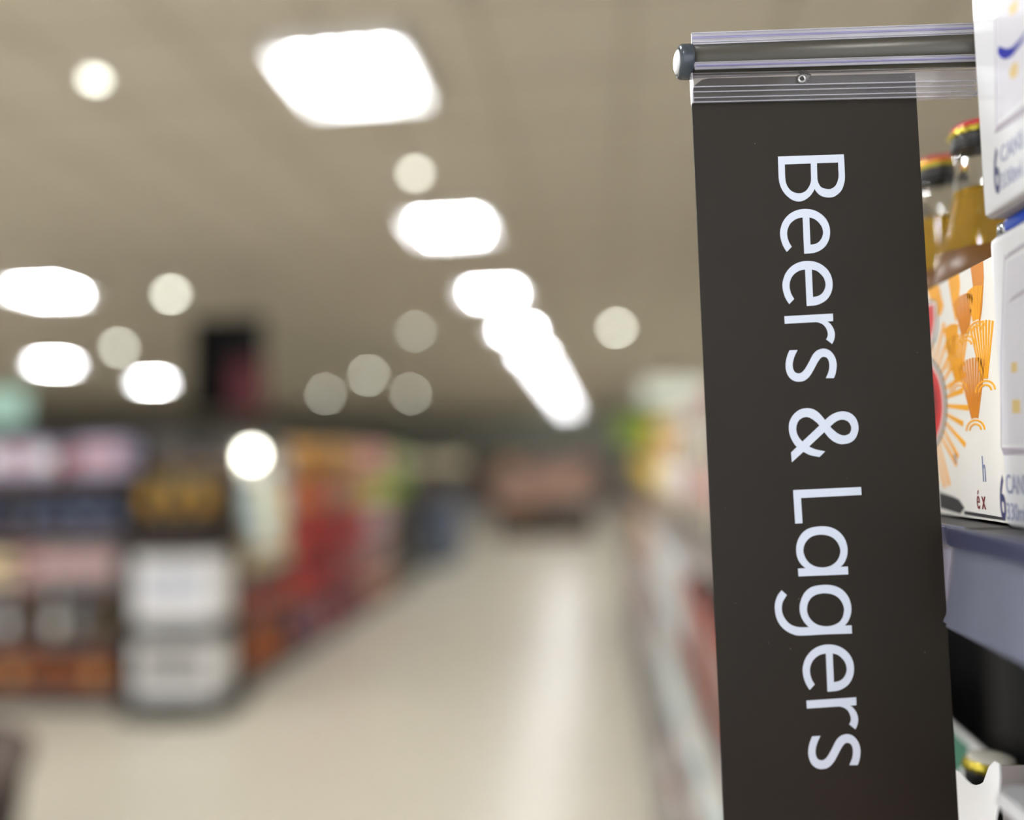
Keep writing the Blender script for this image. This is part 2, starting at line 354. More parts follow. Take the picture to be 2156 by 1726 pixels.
# ------------------------------------------------------------------ the hanging sign (units: millimetres in the sign's own plane)
GLYPHS = {
 'B': [([(45.53,30.38),(81.56,30.04)],
    [(45.39,34.81),(81.47,34.44)]),
   ([(45.54,30.95),(45.39,37.76),(45.39,43.05),(46.14,46.85),(47.66,50.10),(49.61,52.41),(52.14,54.37),(55.28,55.32),(58.12,54.90),(60.82,53.39),(62.80,51.44),(64.72,48.55),(65.80,45.85),(66.33,42.84),(66.42,38.30),(66.62,32.24)],
    [(49.07,31.04),(48.92,37.85),(48.88,43.14),(49.38,45.80),(50.40,47.91),(52.37,49.85),(55.51,50.87),(57.96,50.56),(59.90,49.48),(61.30,47.81),(62.35,45.76),(62.91,43.51),(63.07,38.21),(63.24,32.15)]),
   ([(64.55,32.19),(64.43,38.25),(64.49,44.31),(64.72,48.55),(65.67,50.46),(67.28,52.16),(69.48,53.20),(72.09,53.57),(74.74,53.27),(77.46,51.64),(79.46,49.42),(80.76,46.24),(81.38,43.23),(81.51,38.69),(81.53,31.86)],
    [(66.62,32.24),(66.42,38.30),(66.33,42.84),(66.70,45.12),(67.54,47.03),(68.98,48.28),(72.33,49.05),(74.62,48.35),(76.41,46.70),(77.55,44.27),(78.11,41.63),(78.12,38.60),(78.26,31.78)])],
 'e': [([(47.72,82.63),(46.17,79.96),(45.09,76.93),(44.56,73.16),(44.81,70.54),(46.28,66.45),(48.89,63.13),(52.18,60.89),(55.81,59.74),(59.38,59.54),(63.10,60.20),(66.40,61.80),(69.44,64.63),(71.24,68.25),(71.75,72.03),(71.08,76.15),(69.01,79.85),(66.08,82.20),(62.26,83.60),(57.19,83.90)],
    [(50.55,79.90),(49.28,77.61),(48.54,75.15),(48.34,72.52),(48.92,69.90),(50.36,67.31),(52.71,65.38),(55.00,64.43),(57.27,64.11),(59.15,63.97),(60.90,64.21),(63.60,65.11),(65.75,66.98),(67.32,69.28),(67.99,72.30),(67.40,74.92),(65.97,77.13),(63.83,78.58),(60.81,79.13),(57.25,79.14)]),
   ([(57.29,62.23),(57.12,83.90)],
    [(60.89,62.33),(60.70,83.37)])],
 'r': [([(44.63,117.44),(70.94,116.77)],
    [(44.67,121.52),(70.89,120.85)]),
   ([(60.17,118.95),(63.90,119.39),(67.99,121.18),(70.16,123.62),(71.16,126.15),(71.37,128.45),(70.82,130.93),(69.65,133.18)],
    [(60.05,121.15),(62.14,121.17),(64.60,122.08),(66.39,123.72),(67.40,126.04),(67.64,127.92),(67.27,129.36),(66.58,130.59)])],
 's': [([(46.45,135.91),(44.95,139.27),(44.06,142.97),(44.10,146.28),(45.06,149.41),(46.83,151.54),(49.06,152.64),(51.13,152.83),(53.43,152.45),(55.58,151.11),(57.35,149.18),(59.16,146.34),(60.99,143.29),(62.57,140.85),(63.65,140.14),(64.92,139.88),(66.35,140.43),(67.24,141.82),(67.61,144.12),(67.25,147.01),(66.52,149.05),(65.35,151.42)],
    [(50.83,135.84),(49.13,138.98),(48.00,142.26),(47.79,144.74),(48.20,146.62),(49.09,147.89),(50.73,148.43),(52.41,147.99),(53.94,146.59),(55.52,144.36),(57.11,141.72),(58.94,138.66),(60.70,136.85),(62.63,135.87),(65.15,135.53),(67.61,136.31),(69.60,138.16),(70.93,140.69),(71.51,143.82),(71.23,146.72),(70.59,149.39),(69.60,151.55)])],
 'amp': [([(44.58,190.44),(47.83,187.56),(60.54,176.60),(63.68,173.83),(66.71,171.45),(69.70,170.03),(73.48,169.41),(77.58,170.57),(80.34,173.34),(81.47,177.09),(81.21,180.37),(79.55,184.02),(76.73,186.19),(72.53,186.99),(69.25,186.22),(66.44,184.41),(64.68,182.50),(63.01,180.18),(61.78,178.29),(60.54,176.60),(58.67,174.28),(56.69,172.57),(54.23,171.79),(51.73,172.12),(49.36,173.77),(48.04,176.81),(48.02,179.69),(48.93,182.18),(50.87,184.79),(54.45,187.62),(57.89,189.25),(62.89,190.44)],
    [(44.73,195.65),(51.21,190.26),(63.01,180.18),(66.19,177.41),(69.01,175.11),(71.15,174.11),(73.24,173.85),(75.69,174.63),(77.25,176.54),(77.68,178.61),(77.02,180.85),(75.28,182.23),(72.77,182.68),(70.71,182.29),(69.11,181.21),(67.53,179.51),(66.19,177.41),(63.68,173.83),(61.35,170.66),(58.97,168.52),(56.54,167.41),(53.85,167.12),(50.29,167.83),(46.84,170.39),(44.67,173.82),(44.01,177.09),(44.32,180.80),(45.71,184.54),(47.82,187.68),(51.21,190.26),(54.84,192.22),(59.67,193.33)])],
 'L': [([(44.73,210.40),(81.16,209.99)],
    [(44.67,214.76),(81.18,214.20)]),
   ([(44.73,210.40),(44.90,228.08)],
    [(48.65,212.86),(48.78,228.01)])],
 'a': [([(48.90,251.47),(46.64,249.16),(45.20,246.18),(44.71,242.65),(45.19,238.76),(46.75,235.30),(49.28,232.45),(52.95,230.63),(58.95,229.98),(64.08,230.83),(67.94,233.12),(70.56,236.35),(71.87,240.12),(72.04,243.64),(71.39,246.75),(70.05,249.43),(68.07,251.51),(64.46,253.72),(58.46,254.47),(52.55,253.67),(48.90,251.47)],
    [(51.40,249.14),(49.73,246.93),(48.75,244.36),(48.51,242.01),(49.34,239.11),(51.25,236.63),(53.51,235.15),(55.93,234.53),(58.72,234.40),(62.27,235.07),(64.98,236.54),(67.04,238.96),(68.09,241.55),(68.26,243.51),(67.65,246.03),(66.13,248.51),(63.44,250.56),(60.61,251.43),(57.82,251.60),(54.29,250.88),(51.40,249.14)]),
   ([(45.16,251.72),(71.80,251.65)],
    [(45.27,255.85),(71.82,255.74)])],
 'g': [([(49.29,282.41),(47.23,280.08),(45.62,276.92),(45.00,273.41),(45.38,269.93),(46.96,266.11),(49.28,263.28),(52.95,261.35),(59.33,260.74),(64.44,261.63),(68.29,263.79),(70.90,267.01),(72.17,270.55),(72.42,274.06),(71.82,277.14),(70.38,280.19),(68.40,282.33),(64.40,284.62),(58.44,285.16),(52.94,284.37),(49.29,282.41)],
    [(51.98,280.07),(50.11,277.87),(49.06,275.31),(48.87,272.78),(49.67,269.70),(51.46,267.25),(53.91,265.78),(56.71,265.23),(59.09,265.16),(62.63,265.84),(65.71,267.59),(67.74,270.39),(68.58,273.14),(68.48,275.08),(67.74,277.76),(66.23,280.03),(63.78,281.49),(60.96,282.27),(58.19,282.40),(54.66,281.65),(51.98,280.07)]),
   ([(72.12,282.47),(68.40,282.41),(55.02,282.43),(49.40,282.49),(44.35,282.30),(40.85,281.31),(38.18,279.35),(36.35,276.57),(35.54,273.82),(35.55,271.11),(36.14,268.81),(37.22,267.10),(38.49,265.28)],
    [(72.13,286.69),(58.76,286.57),(45.31,286.70),(41.01,285.96),(37.17,283.88),(34.16,280.74),(32.39,276.80),(31.83,272.13),(32.18,269.04),(33.32,265.98),(34.47,264.28),(35.89,262.78)])],
}
# letter, glyph, shift
TEXT = [("B","B",(0,0)),("e","e",(0,0)),("e","e",(-0.12,28.36)),("r","r",(0,0)),("s","s",(0,0)),("ampersand","amp",(0,0)),("L","L",(0,0)),("a","a",(0,0)),("g","g",(0,0)),("e","e",(0.41,232.39)),("r","r",(1.54,203.04)),("s","s",(1.77,203.07))]
def ribbon_letter(ribs, shift, y0, y1):
    mb = MB()
    for k, (a, b) in enumerate(ribs):
        n = 2 if len(a) == 2 and len(b) == 2 else 64
        A, B = smooth_path(a, n), smooth_path(b, n)
        T = lambda p, y: ((p[0] + shift[0]) / 1000, y - 0.00002 * k, -(p[1] + shift[1]) / 1000)
        v, f = [], []
        for i, (p, q) in enumerate(zip(A, B)):
            e = -0.00012 * i / n if n > 2 else 0
            v += [T(p, y0 + e), T(q, y0 + e), T(p, y1), T(q, y1)]
        for i in range(n - 1):
            j = 4 * i
            f += [(j, j + 1, j + 5, j + 4), (j + 2, j + 6, j + 7, j + 3), (j, j + 4, j + 6, j + 2), (j + 1, j + 3, j + 7, j + 5)]
        f += [(0, 2, 3, 1), (4 * n - 4, 4 * n - 3, 4 * n - 1, 4 * n - 2)]
        mb.add(v, f)
    return mb.mesh('letter', fix=False)
sign = tag(empty('aisle_sign'), 'tall dark brown hanging sign with white sideways lettering on a grey tube', 'sign')
SM = Matrix.Identity(4)
sh, sd, sn = Vector((0.99142, 0.13024, 0.01087)), Vector((0.00879, 0.01653, -0.99982)), Vector((0.13040, -0.99134, -0.01524))
for i in range(3): SM[i][0], SM[i][1], SM[i][2] = sh[i], -sn[i], -sd[i]
SM.translation = (0.05411, 0.44730, 1.69253)
sign.matrix_world = SM
def dusty(name, rgb, rough):
    m = mat(name, rgb, rough=rough, var=0.10, scale=14, spec=0.18)
    nt = m.node_tree; b = nt.nodes['Principled BSDF']; src = b.inputs['Base Color'].links[0].from_socket
    tc = nt.nodes.new('ShaderNodeTexCoord'); vo = nt.nodes.new('ShaderNodeTexVoronoi'); vo.inputs['Scale'].default_value = 160
    nt.links.new(tc.outputs['Object'], vo.inputs['Vector'])
    n2 = nt.nodes.new('ShaderNodeTexNoise'); n2.inputs['Scale'].default_value = 25; nt.links.new(tc.outputs['Object'], n2.inputs['Vector'])
    lt = nt.nodes.new('ShaderNodeMath'); lt.operation = 'LESS_THAN'; lt.inputs[1].default_value = 0.05; nt.links.new(vo.outputs['Distance'], lt.inputs[0])
    gt = nt.nodes.new('ShaderNodeMath'); gt.operation = 'GREATER_THAN'; gt.inputs[1].default_value = 0.56; nt.links.new(n2.outputs['Fac'], gt.inputs[0])
    mu = nt.nodes.new('ShaderNodeMath'); mu.operation = 'MULTIPLY'; nt.links.new(lt.outputs[0], mu.inputs[0]); nt.links.new(gt.outputs[0], mu.inputs[1])
    mx = nt.nodes.new('ShaderNodeMix'); mx.data_type = 'RGBA'; mx.inputs[7].default_value = lin((120, 112, 96)) + (1,)
    nt.links.new(mu.outputs[0], mx.inputs[0]); nt.links.new(src, mx.inputs[6]); nt.links.new(mx.outputs[2], b.inputs['Base Color'])
    return m
board_m = dusty('sign_board_brown', (41, 36, 30), 0.5)
letter_m = mat('sign_lettering', (208, 215, 228), rough=0.5, var=0.02)
W = 0.1233
pts = [(0.0, -0.40), (W, -0.40), (W, 0.0141), (0.0100, 0.0137), (0.006, 0.0130), (0.0025, 0.0105), (0.0, 0.0075)]
board = ob('board', MB().prism(pts, 'y', 0, 0.0012).mesh('board'), board_m, sign)
for ch, g, shf in TEXT:
    o = ob('letter_' + ch.lower(), ribbon_letter(GLYPHS[g], shf, -0.00015, 0.0001), letter_m, board)
tube_gm = mat('tube_grey', (74, 72, 65), rough=0.34, metal=0.45, var=0.05, scale=80)
t0, t1 = Vector((0.0, 0.004, 0.0250)), Vector((0.62, 0.004, 0.0360))
ob('arm_tube', MB().cyl(t0, t1, 0.0086, n=40).mesh('tube', smooth=True), tube_gm, sign)
cap = lathe('end_cap', [(0.0060, -0.0062), (0.0082, -0.0058), (0.0092, -0.0045), (0.0093, 0.0), (0.0093, 0.0012)], 32)
ec = ob('end_cap', cap, mat('cap_blue_grey', (52, 60, 68), rough=0.25), sign, (0.0002, 0.004, 0.0250)); ec.rotation_euler = (0, math.pi / 2, 0)
cd = lathe('cap_disc', [(0.0045, -0.0075), (0.0062, -0.0068), (0.0066, -0.0061)], 24)
o = ob('cap_disc', cd, mat('cap_white', (225, 228, 230), rough=0.25), ec)
lav = clear('clear_plastic_lavender', (206, 204, 222), veil=0.45, gloss=0.12, rough=0.15)
cle = clear('clear_plastic', (206, 200, 204), veil=0.035, gloss=0.01, rough=0.1)
edge = clear('clear_plastic_edge', (226, 224, 232), veil=0.36, gloss=0.08, rough=0.15)
violet = clear('clear_plastic_violet', (140, 136, 182), veil=0.8, gloss=0.08)
clip = ob('clip_panel', MB().prism([(0.0006, -0.0003), (0.1545, -0.0003), (0.1572, 0.003), (0.1586, 0.0162), (0.0012, 0.0162)], 'y', -0.0017, -0.0006).mesh('clip', bevel=0.0002), cle, sign)
ob('clip_back', MB().prism([(0.0006, -0.0003), (0.1545, -0.0003), (0.1572, 0.003), (0.1586, 0.0162), (0.0012, 0.0162)], 'y', 0.0016, 0.0026).mesh('clipb'), clear('clear_plastic_back', (220, 212, 214), veil=0.16, gloss=0.03), sign)
for zz, hh in ((0.0083, 0.0005), (0.0055, 0.0004), (0.0023, 0.0004), (-0.0001, 0.0004)):
    ob('clip_rib', MB().box((0.0006, -0.0023, zz - hh / 2), (0.1560, -0.0016, zz + hh / 2)).mesh('rib'), edge, clip)
ob('clip_edge', MB().box((0.0, -0.0019, -0.0003), (0.0007, 0.0026, 0.0162)).mesh('edge'), edge, clip)
for a, b in (((0.1545, -0.0003), (0.1572, 0.003)), ((0.1572, 0.003), (0.1586, 0.0162))):
    ob('clip_edge', MB().cyl((a[0], -0.0011, a[1]), (b[0], -0.0011, b[1]), 0.0006, n=8).mesh('edge'), edge, clip)
# jaw of the clip: a lip in front of the tube's foot and a flange standing above the tube
lip_prof = [(-0.0062, 0.0158), (-0.0048, 0.0192), (-0.0052, 0.0198), (-0.0068, 0.0190), (-0.0075, 0.0170), (-0.0066, 0.0158)]
lipm = MB()
n = len(lip_prof)
lipm.add([(0.0008, y, z) for y, z in lip_prof] + [(0.1612, y, z + 0.0011) for y, z in lip_prof], [tuple(range(n - 1, -1, -1)), tuple(range(n, 2 * n))] + [(i, (i + 1) % n, n + (i + 1) % n, n + i) for i in range(n)])
lip = ob('clip_lip', lipm.mesh('lip'), lav, sign)
ob('lip_line', MB().cyl((0.001, -0.0077, 0.0172), (0.1612, -0.0077, 0.0183), 0.00055, n=8).mesh('lipline'), violet, lip)
ob('lip_line', MB().cyl((0.001, -0.0060, 0.0198), (0.1612, -0.0060, 0.0209), 0.0003, n=8).mesh('lipline2'), edge, lip)
def flange(x0, x1, za, zb, ya, yb, m, name, par):
    return ob(name, MB().add([(x0, ya, za), (x1, ya, za + 0.0022), (x1, yb, za + 0.0022), (x0, yb, za), (x0, ya, zb), (x1, ya, zb + 0.0022), (x1, yb, zb + 0.0022), (x0, yb, zb)],
              [(0, 3, 2, 1), (4, 5, 6, 7), (0, 1, 5, 4), (1, 2, 6, 5), (2, 3, 7, 6), (3, 0, 4, 7)]).mesh('flange', bevel=0.0003), m, par)
fl1 = flange(0.0012, 0.1625, 0.0322, 0.0386, -0.0012, 0.0003, lav, 'clip_flange', sign)
flange(0.0012, 0.1622, 0.0352, 0.0363, -0.0016, -0.0012, violet, 'flange_line', fl1)
flange(0.0012, 0.1625, 0.0380, 0.0387, -0.0018, 0.0006, edge, 'flange_edge', fl1)
flange(0.0012, 0.1625, 0.0330, 0.0337, -0.0020, -0.0010, edge, 'flange_edge', fl1)
# rivet through the clip, with the smear of glue around it
riv = ob('rivet', lathe('rivet', [(0.0024, 0), (0.0024, 0.0006), (0.0019, 0.0013), (0.0014, 0.0013), (0.0012, 0.0006)], 24), mat('rivet_metal', (200, 200, 198), rough=0.2, metal=0.9), clip, (0.0599, -0.0017, 0.0113))
riv.rotation_euler = (math.pi / 2, 0, 0)
ob('rivet_core', lathe('core', [(0.0012, 0.0002), (0.0010, 0.0011), (0.0004, 0.0013)], 16), mat('rivet_dark', (60, 60, 56), rough=0.4, metal=0.6), riv)
gl = lathe('glue', [(0.0044, 0.0), (0.0041, 0.0002), (0.0022, 0.0003)], 22, wob=lambda i, k: 0.8 + 0.3 * math.sin(i * 1.9) * math.cos(i * 0.7))
o = ob('glue_smear', gl, clear('glue', (84, 82, 80), veil=0.6, gloss=0.1), clip, (0.0612, -0.0017, 0.0127)); o.rotation_euler = (math.pi / 2, 0, 0)

# ------------------------------------------------------------------ near shelving on the right
bay('nearest grey shelving bay on the right under the white can packs', (0.1825, 0.457, 0), 1.0, 0.47, 1.60, (0.16, 0.45, 0.75, 1.064, 1.461), -math.pi / 2, shelf_mat=steel_d, back=mat('back_panel_black', (24, 24, 24), rough=0.6))
bay('shelving bay behind the brown sign holding the striped bottle carton', (0.186, 1.358, 0), 0.898, 0.462, 1.60, (0.16, 0.45, 0.75, 1.064, 1.461), -math.pi / 2, shelf_mat=steel_d, back=mat('back_panel_black', (24, 24, 24), rough=0.6))

for yy, ww, xx in ((0.457, 1.0, 0.1825), (1.358, 0.898, 0.186)):
    for o in [c for b_ in bpy.data.objects if b_.name.startswith('shelving_bay') and abs(b_.location.x - xx) < 1e-6 and abs(b_.location.y - yy) < 1e-6 for c in b_.children if c.name.startswith('shelf')]:
        ob('strip_lip', MB().prism([(-0.0062, -0.0085), (-0.0046, -0.0085), (-0.0046, 0.0004), (-0.0068, 0.0004), (-0.0068, -0.0016)], 'x', 0.003, ww - 0.005).mesh('sl'), strip_lip_m, o)

def yz_poly(pts, x, m, name, par, t=0.0002):
    """flat print on an aisle-facing side: outline in millimetres of (y,z)"""
    c = [(a / 1000, b / 1000) for a, b in pts]
    return ob(name, MB().prism(c, 'x', x - t, x + 0.0001).mesh(name), m, par)
FONT_OBS = []
def yz_text(s, y, z, size, xs, x, m, name, par, bold=0.0):
    cu_ = bpy.data.curves.new(name, 'FONT'); cu_.body = s; cu_.size = size; cu_.extrude = 0.0001; cu_.resolution_u = 4; cu_.offset = bold
    t = bpy.data.objects.new(name, cu_); COL.objects.link(t); bpy.context.view_layer.update()
    me = bpy.data.meshes.new_from_object(t.evaluated_get(bpy.context.evaluated_depsgraph_get()))
    bpy.data.objects.remove(t); bpy.data.curves.remove(cu_)
    me.materials.clear(); me.materials.append(None)
    R = Matrix(((0, 0, -1), (-1, 0, 0), (0, 1, 0))).to_4x4()       # text x -> -Y, text y -> +Z, faces -X
    me.transform(Matrix.Translation((x, y, z)) @ R @ Matrix.Diagonal((xs, 1, 1, 1)))
    return ob(name, me, m, par)
white_card = mat('white_card', (236, 237, 240), rough=0.35, var=0.015, coat=0.15)
ink = mat('ink_blue', (46, 50, 104), rough=0.4); ink_soft = mat('ink_grey_blue', (128, 136, 168), rough=0.4)
blue_m = mat('swoosh_blue', (36, 46, 160), rough=0.35); cobalt = mat('pack_cobalt', (0, 76, 205), rough=0.3)
shade_m = mat('print_mauve', (176, 168, 180), rough=0.4); line_m = mat('print_line', (190, 188, 200), rough=0.4); pale_m = mat('print_pale', (222, 221, 228), rough=0.4)
gold_m = mat('print_gold', (222, 196, 130), rough=0.4); under_m = mat('pack_under_grey', (150, 142, 140), rough=0.6)
silver_m = mat('can_silver', (190, 194, 200), rough=0.15, metal=0.9)
# upper six-can pack
pk = tag(empty('can_pack', (0, 0, 0)), 'white six-can pack with blue swoosh, upper of two stacked at the right edge', 'can pack', 'white six-can packs')
x = 0.200
ob('carton', MB().box((x, 0.245, 1.6215), (x + 0.13, 0.4465, 1.79)).mesh('carton', bevel=0.0018, seg=2), white_card, pk)
ob('carton_base', MB().prism([(0.252, 1.6188), (0.441, 1.6188), (0.4475, 1.6215), (0.245, 1.6215)], 'x', x + 0.0015, x + 0.1285).mesh('base'), under_m, pk)
yz_poly([(420.6, 1735), (419.9, 1735), (427.2, 1662.6), (428.0, 1662.6)], x, line_m, 'print_can_outline', pk)
yz_poly([(418, 1735), (370, 1735), (370, 1664), (425.5, 1664)], x, pale_m, 'print_can', pk, 0.00012)
yz_poly([(427.7, 1661.8), (400, 1660.7), (370, 1660.5), (370, 1656.6), (401.2, 1656.8), (425.2, 1658.4), (430, 1659.2)], x, shade_m, 'print_shadow', pk)
yz_poly([(420.4, 1699.3), (421.4, 1696.4), (417.9, 1692.0), (413.5, 1689.4), (407.8, 1688.4), (398, 1690.2), (392, 1693), (400, 1692.2), (407.4, 1692.2), (413.0, 1694.2), (417.3, 1697.3)], x, blue_m, 'print_swoosh', pk, 0.0003)
yz_poly([(408.5, 1712.2), (399.9, 1712.2), (401.1, 1706.7), (406.7, 1707.2)], x, gold_m, 'print_gold', pk, 0.0003)
yz_poly([(411.6, 1681.9), (408.1, 1684.4), (403.2, 1682.9), (404.7, 1677.2), (410.1, 1677.7)], x, gold_m, 'print_gold', pk, 0.0003)
yz_text('6', 0.4336, 1.6293, 0.0318, 0.42, x - 0.0001, ink, 'print_six', pk, 0.0004)
yz_text('CANS', 0.4256, 1.6424, 0.0115, 0.78, x - 0.0001, ink_soft, 'print_cans', pk)
yz_text('330ml', 0.4264, 1.6295, 0.0110, 0.78, x - 0.0001, ink_soft, 'print_volume', pk)
# lower six-can pack: front panel lower than the blue inner board, a silver can shows in the open corner
pk = tag(empty('can_pack', (0, 0, 0)), 'white six-can pack with cobalt top edge, lower of two stacked at the right edge', 'can pack', 'white six-can packs')
x = 0.207
ob('carton', MB().box((x, 0.252, 1.4615), (x + 0.12, 0.4590, 1.6130)).mesh('carton', bevel=0.004, seg=3), white_card, pk)
ob('inner_board', MB().box((x + 0.001, 0.254, 1.6130), (x + 0.117, 0.4440, 1.6186)).mesh('inner', bevel=0.001), cobalt, pk)
ob('can_rim', MB().cyl((x + 0.0068, 0.4505, 1.6125), (x + 0.0068, 0.4505, 1.6186), 0.0060, 0.0056, n=24).mesh('rim', smooth=True), silver_m, pk)
yz_poly([(442.3, 1600.6), (441.6, 1600.6), (451.9, 1552), (458.2, 1502.6), (459.0, 1502.6), (452.7, 1552)], x, line_m, 'print_can_outline', pk)
yz_poly([(440.5, 1596), (400, 1598), (400, 1504), (456.5, 1504), (450.5, 1552)], x, pale_m, 'print_can', pk, 0.00012)
yz_poly([(443.3, 1597.6), (438, 1600.2), (425, 1601.2), (400, 1601.2), (400, 1599.2), (425, 1599.2), (436, 1598.4)], x, shade_m, 'print_shadow', pk)
yz_poly([(441.9, 1575.4), (436, 1577.8), (425, 1579.1), (400, 1579.1), (400, 1577.4), (425, 1577.2), (435, 1576.2)], x, shade_m, 'print_shadow', pk)
yz_poly([(458.5, 1502.6), (435.3, 1501.7), (400, 1501.7), (400, 1498.7), (435.6, 1498.7), (456.1, 1498.6)], x, shade_m, 'print_shadow', pk)
yz_poly([(443.5, 1526.4), (436.0, 1526.0), (436.4, 1519.4), (444.1, 1519.8)], x, gold_m, 'print_gold', pk, 0.0003)
yz_poly([(442.0, 1545), (436.8, 1545), (436.9, 1540), (442.4, 1540)], x, gold_m, 'print_gold', pk, 0.0003)
yz_text('6', 0.4638, 1.4653, 0.0325, 0.42, x - 0.0001, ink, 'print_six', pk, 0.0004)
yz_text('CANS', 0.4560, 1.4790, 0.0142, 0.60, x - 0.0001, ink_soft, 'print_cans', pk)
yz_text('330ml', 0.4570, 1.4655, 0.0125, 0.66, x - 0.0001, ink_soft, 'print_volume', pk)

# striped bottle carton with its bottles
bc = tag(empty('bottle_carton'), 'orange and white striped bottle carton with red shield behind the brown sign', 'carton')
x = 0.212
cw = mat('carton_white', (240, 238, 232), rough=0.35, var=0.02); oran = mat('carton_orange', (246, 172, 8), rough=0.35, var=0.05); oran_d = mat('carton_amber', (214, 132, 14), rough=0.35)
redp = mat('carton_red', (206, 44, 50), rough=0.35); dark_r = mat('carton_maroon', (120, 26, 34), rough=0.35); blackp = mat('carton_black', (36, 36, 40), rough=0.35)
ct = MB()
Z0, Z1, YA, YB, XD = 1.4615, 1.6055, 0.4600, 0.6480, 0.130
for a, b in (((x, YA, Z0), (x + 0.0012, YB, Z1)), ((x + XD, YA, Z0), (x + XD + 0.0012, YB, Z1)), ((x, YA, Z0), (x + XD, YA + 0.0012, Z1)), ((x, YB - 0.0012, Z0), (x + XD, YB, Z1)), ((x, YA, Z0), (x + XD, YB, Z0 + 0.0012))): ct.box(a, b)
ob('carton_walls', ct.mesh('walls'), cw, bc)
for k, pp in enumerate(([(557.4, 1605.5), (538.5, 1605.5), (535.7, 1597.3), (532.8, 1591.0), (537.1, 1586.9), (542.0, 1585.9), (542.1, 1593.7), (552.5, 1598.7)],
           [(523.8, 1605.5), (508.7, 1605.5), (508.2, 1599), (512.0, 1588), (517.0, 1578), (520.5, 1590)], [(493.0, 1605.5), (477.7, 1605.5), (478.0, 1596), (482, 1580), (486, 1572), (491.0, 1592)],
           [(604, 1605.5), (588, 1605.5), (585, 1596), (582, 1584), (594, 1590)], [(640, 1605.5), (622, 1605.5), (620, 1592), (628, 1586)])):
    yz_poly(pp, x, oran if k < 2 else oran_d, 'print_stripe', bc)
yz_poly([(600, 1601.6), (544.2, 1597.5), (541.5, 1593.8), (543.4, 1580.2), (548.2, 1572.2), (558.8, 1566.2), (580, 1562), (600, 1572)], x, blackp, 'print_shield_edge', bc, 0.0002)
yz_poly([(598, 1600.6), (545.4, 1596.5), (543.0, 1594.0), (544.8, 1580.4), (549.4, 1573.8), (558.8, 1568.7), (580, 1564), (598, 1573)], x, cw, 'print_shield_border', bc, 0.0003)
yz_poly([(595, 1599.1), (546.8, 1594.7), (547.2, 1585.7), (550.2, 1578.8), (558.6, 1572.1), (580, 1567), (595, 1575)], x, redp, 'print_shield', bc, 0.0004)
def oval(k, dx=0): return [(570.4 + 33.8 * k * math.cos(t), 1533 + 30.6 * k * math.sin(t)) for t in [2 * math.pi * i / 36 for i in range(36)]]
yz_poly(oval(1.0), x, blackp, 'print_seal_edge', bc, 0.0005); yz_poly(oval(0.955), x, cw, 'print_seal_border', bc, 0.0006); yz_poly(oval(0.87), x, redp, 'print_seal', bc, 0.0007); yz_poly(oval(0.62), x, dark_r, 'print_seal_centre', bc, 0.0008)
def ray(ya, za, yb, zb, w0, w1, m, t=0.0002, nm='print_ray'):
    d = Vector((yb - ya, zb - za)).normalized(); nn = Vector((-d.y, d.x))
    yz_poly([(ya + nn.x * w0, za + nn.y * w0), (yb + nn.x * w1, zb + nn.y * w1), (yb - nn.x * w1, zb - nn.y * w1), (ya - nn.x * w0, za - nn.y * w0)], x, m, nm, bc, t)
for i in range(16):                                # rays around the seal
    t = math.radians(-78 + i * 10.2); c, s = math.cos(t + math.pi), math.sin(t)
    ray(570.4 + 34.5 * c, 1533 + 31 * s, 570.4 + (58 + 6 * (i % 2)) * c, 1533 + (54 + 4 * (i % 3)) * s, 1.0, 1.7, oran)
for (yc, zc, n_, spread, ln, mm) in ((518, 1541, 9, 52, 27, oran), (499, 1517, 10, 46, 34, oran_d), (484, 1538, 8, 40, 32, oran), (505, 1566, 9, 50, 24, oran_d), (524, 1556, 8, 44, 20, oran), (490, 1572, 8, 44, 20, oran)):   # sheaves
    for i in range(n_):
        t = math.radians(90 + spread * (i / (n_ - 1) - 0.5) * 2 * 0.5)
        ray(yc + 7 * math.cos(t) * 1.4, zc + 3 * math.sin(t), yc + 1.25 * ln * math.cos(t), zc + 1.1 * ln * math.sin(t), 0.35, 1.0, mm, 0.0003 + 0.00005 * (i % 2))
    for rr in (4.0, 6.2):
        arc = [(yc + rr * 2.0 * math.cos(t), zc - 4 + rr * math.sin(t)) for t in [math.pi * j / 12 for j in range(13)]]
        arc += [(yc + (rr * 2 - 1.4) * math.cos(t), zc - 4 + (rr - 0.9) * math.sin(t)) for t in [math.pi * (12 - j) / 12 for j in range(13)]]
        yz_poly(arc, x, oran, 'print_band', bc, 0.0004)
grey_p = mat('carton_grey', (206, 200, 194), rough=0.4)
yz_poly([(556, 1476), (536, 1474), (527, 1472.5), (520, 1468), (526, 1464), (556, 1466)], x, blackp, 'print_foot_band', bc, 0.0003)
yz_poly([(520, 1464), (470, 1464), (470, 1465.4), (520, 1466.2)], x, blackp, 'print_foot_line', bc, 0.0003)
yz_text('é', 0.5028, 1.4685, 0.016, 0.55, x - 0.0002, mat('ink_maroon', (120, 16, 24), rough=0.4), 'print_letter', bc)
yz_text('x', 0.4964, 1.4685, 0.016, 0.60, x - 0.0002, MATS['ink_maroon'], 'print_letter', bc)
yz_text('h', 0.4935, 1.4840, 0.021, 0.42, x - 0.0002, ink_soft, 'print_letter', bc)
yz_text('n', 0.5300, 1.4940, 0.013, 0.55, x - 0.0002, ink_soft, 'print_letter', bc)
clear_g = glass('bottle_glass_clear', (252, 252, 250), 0.0, 1.45); amber = glass('beer_amber', (252, 206, 62), 0.05, 1.34); amber.node_tree.nodes['Principled BSDF'].inputs['Transmission Weight'].default_value = 0.45
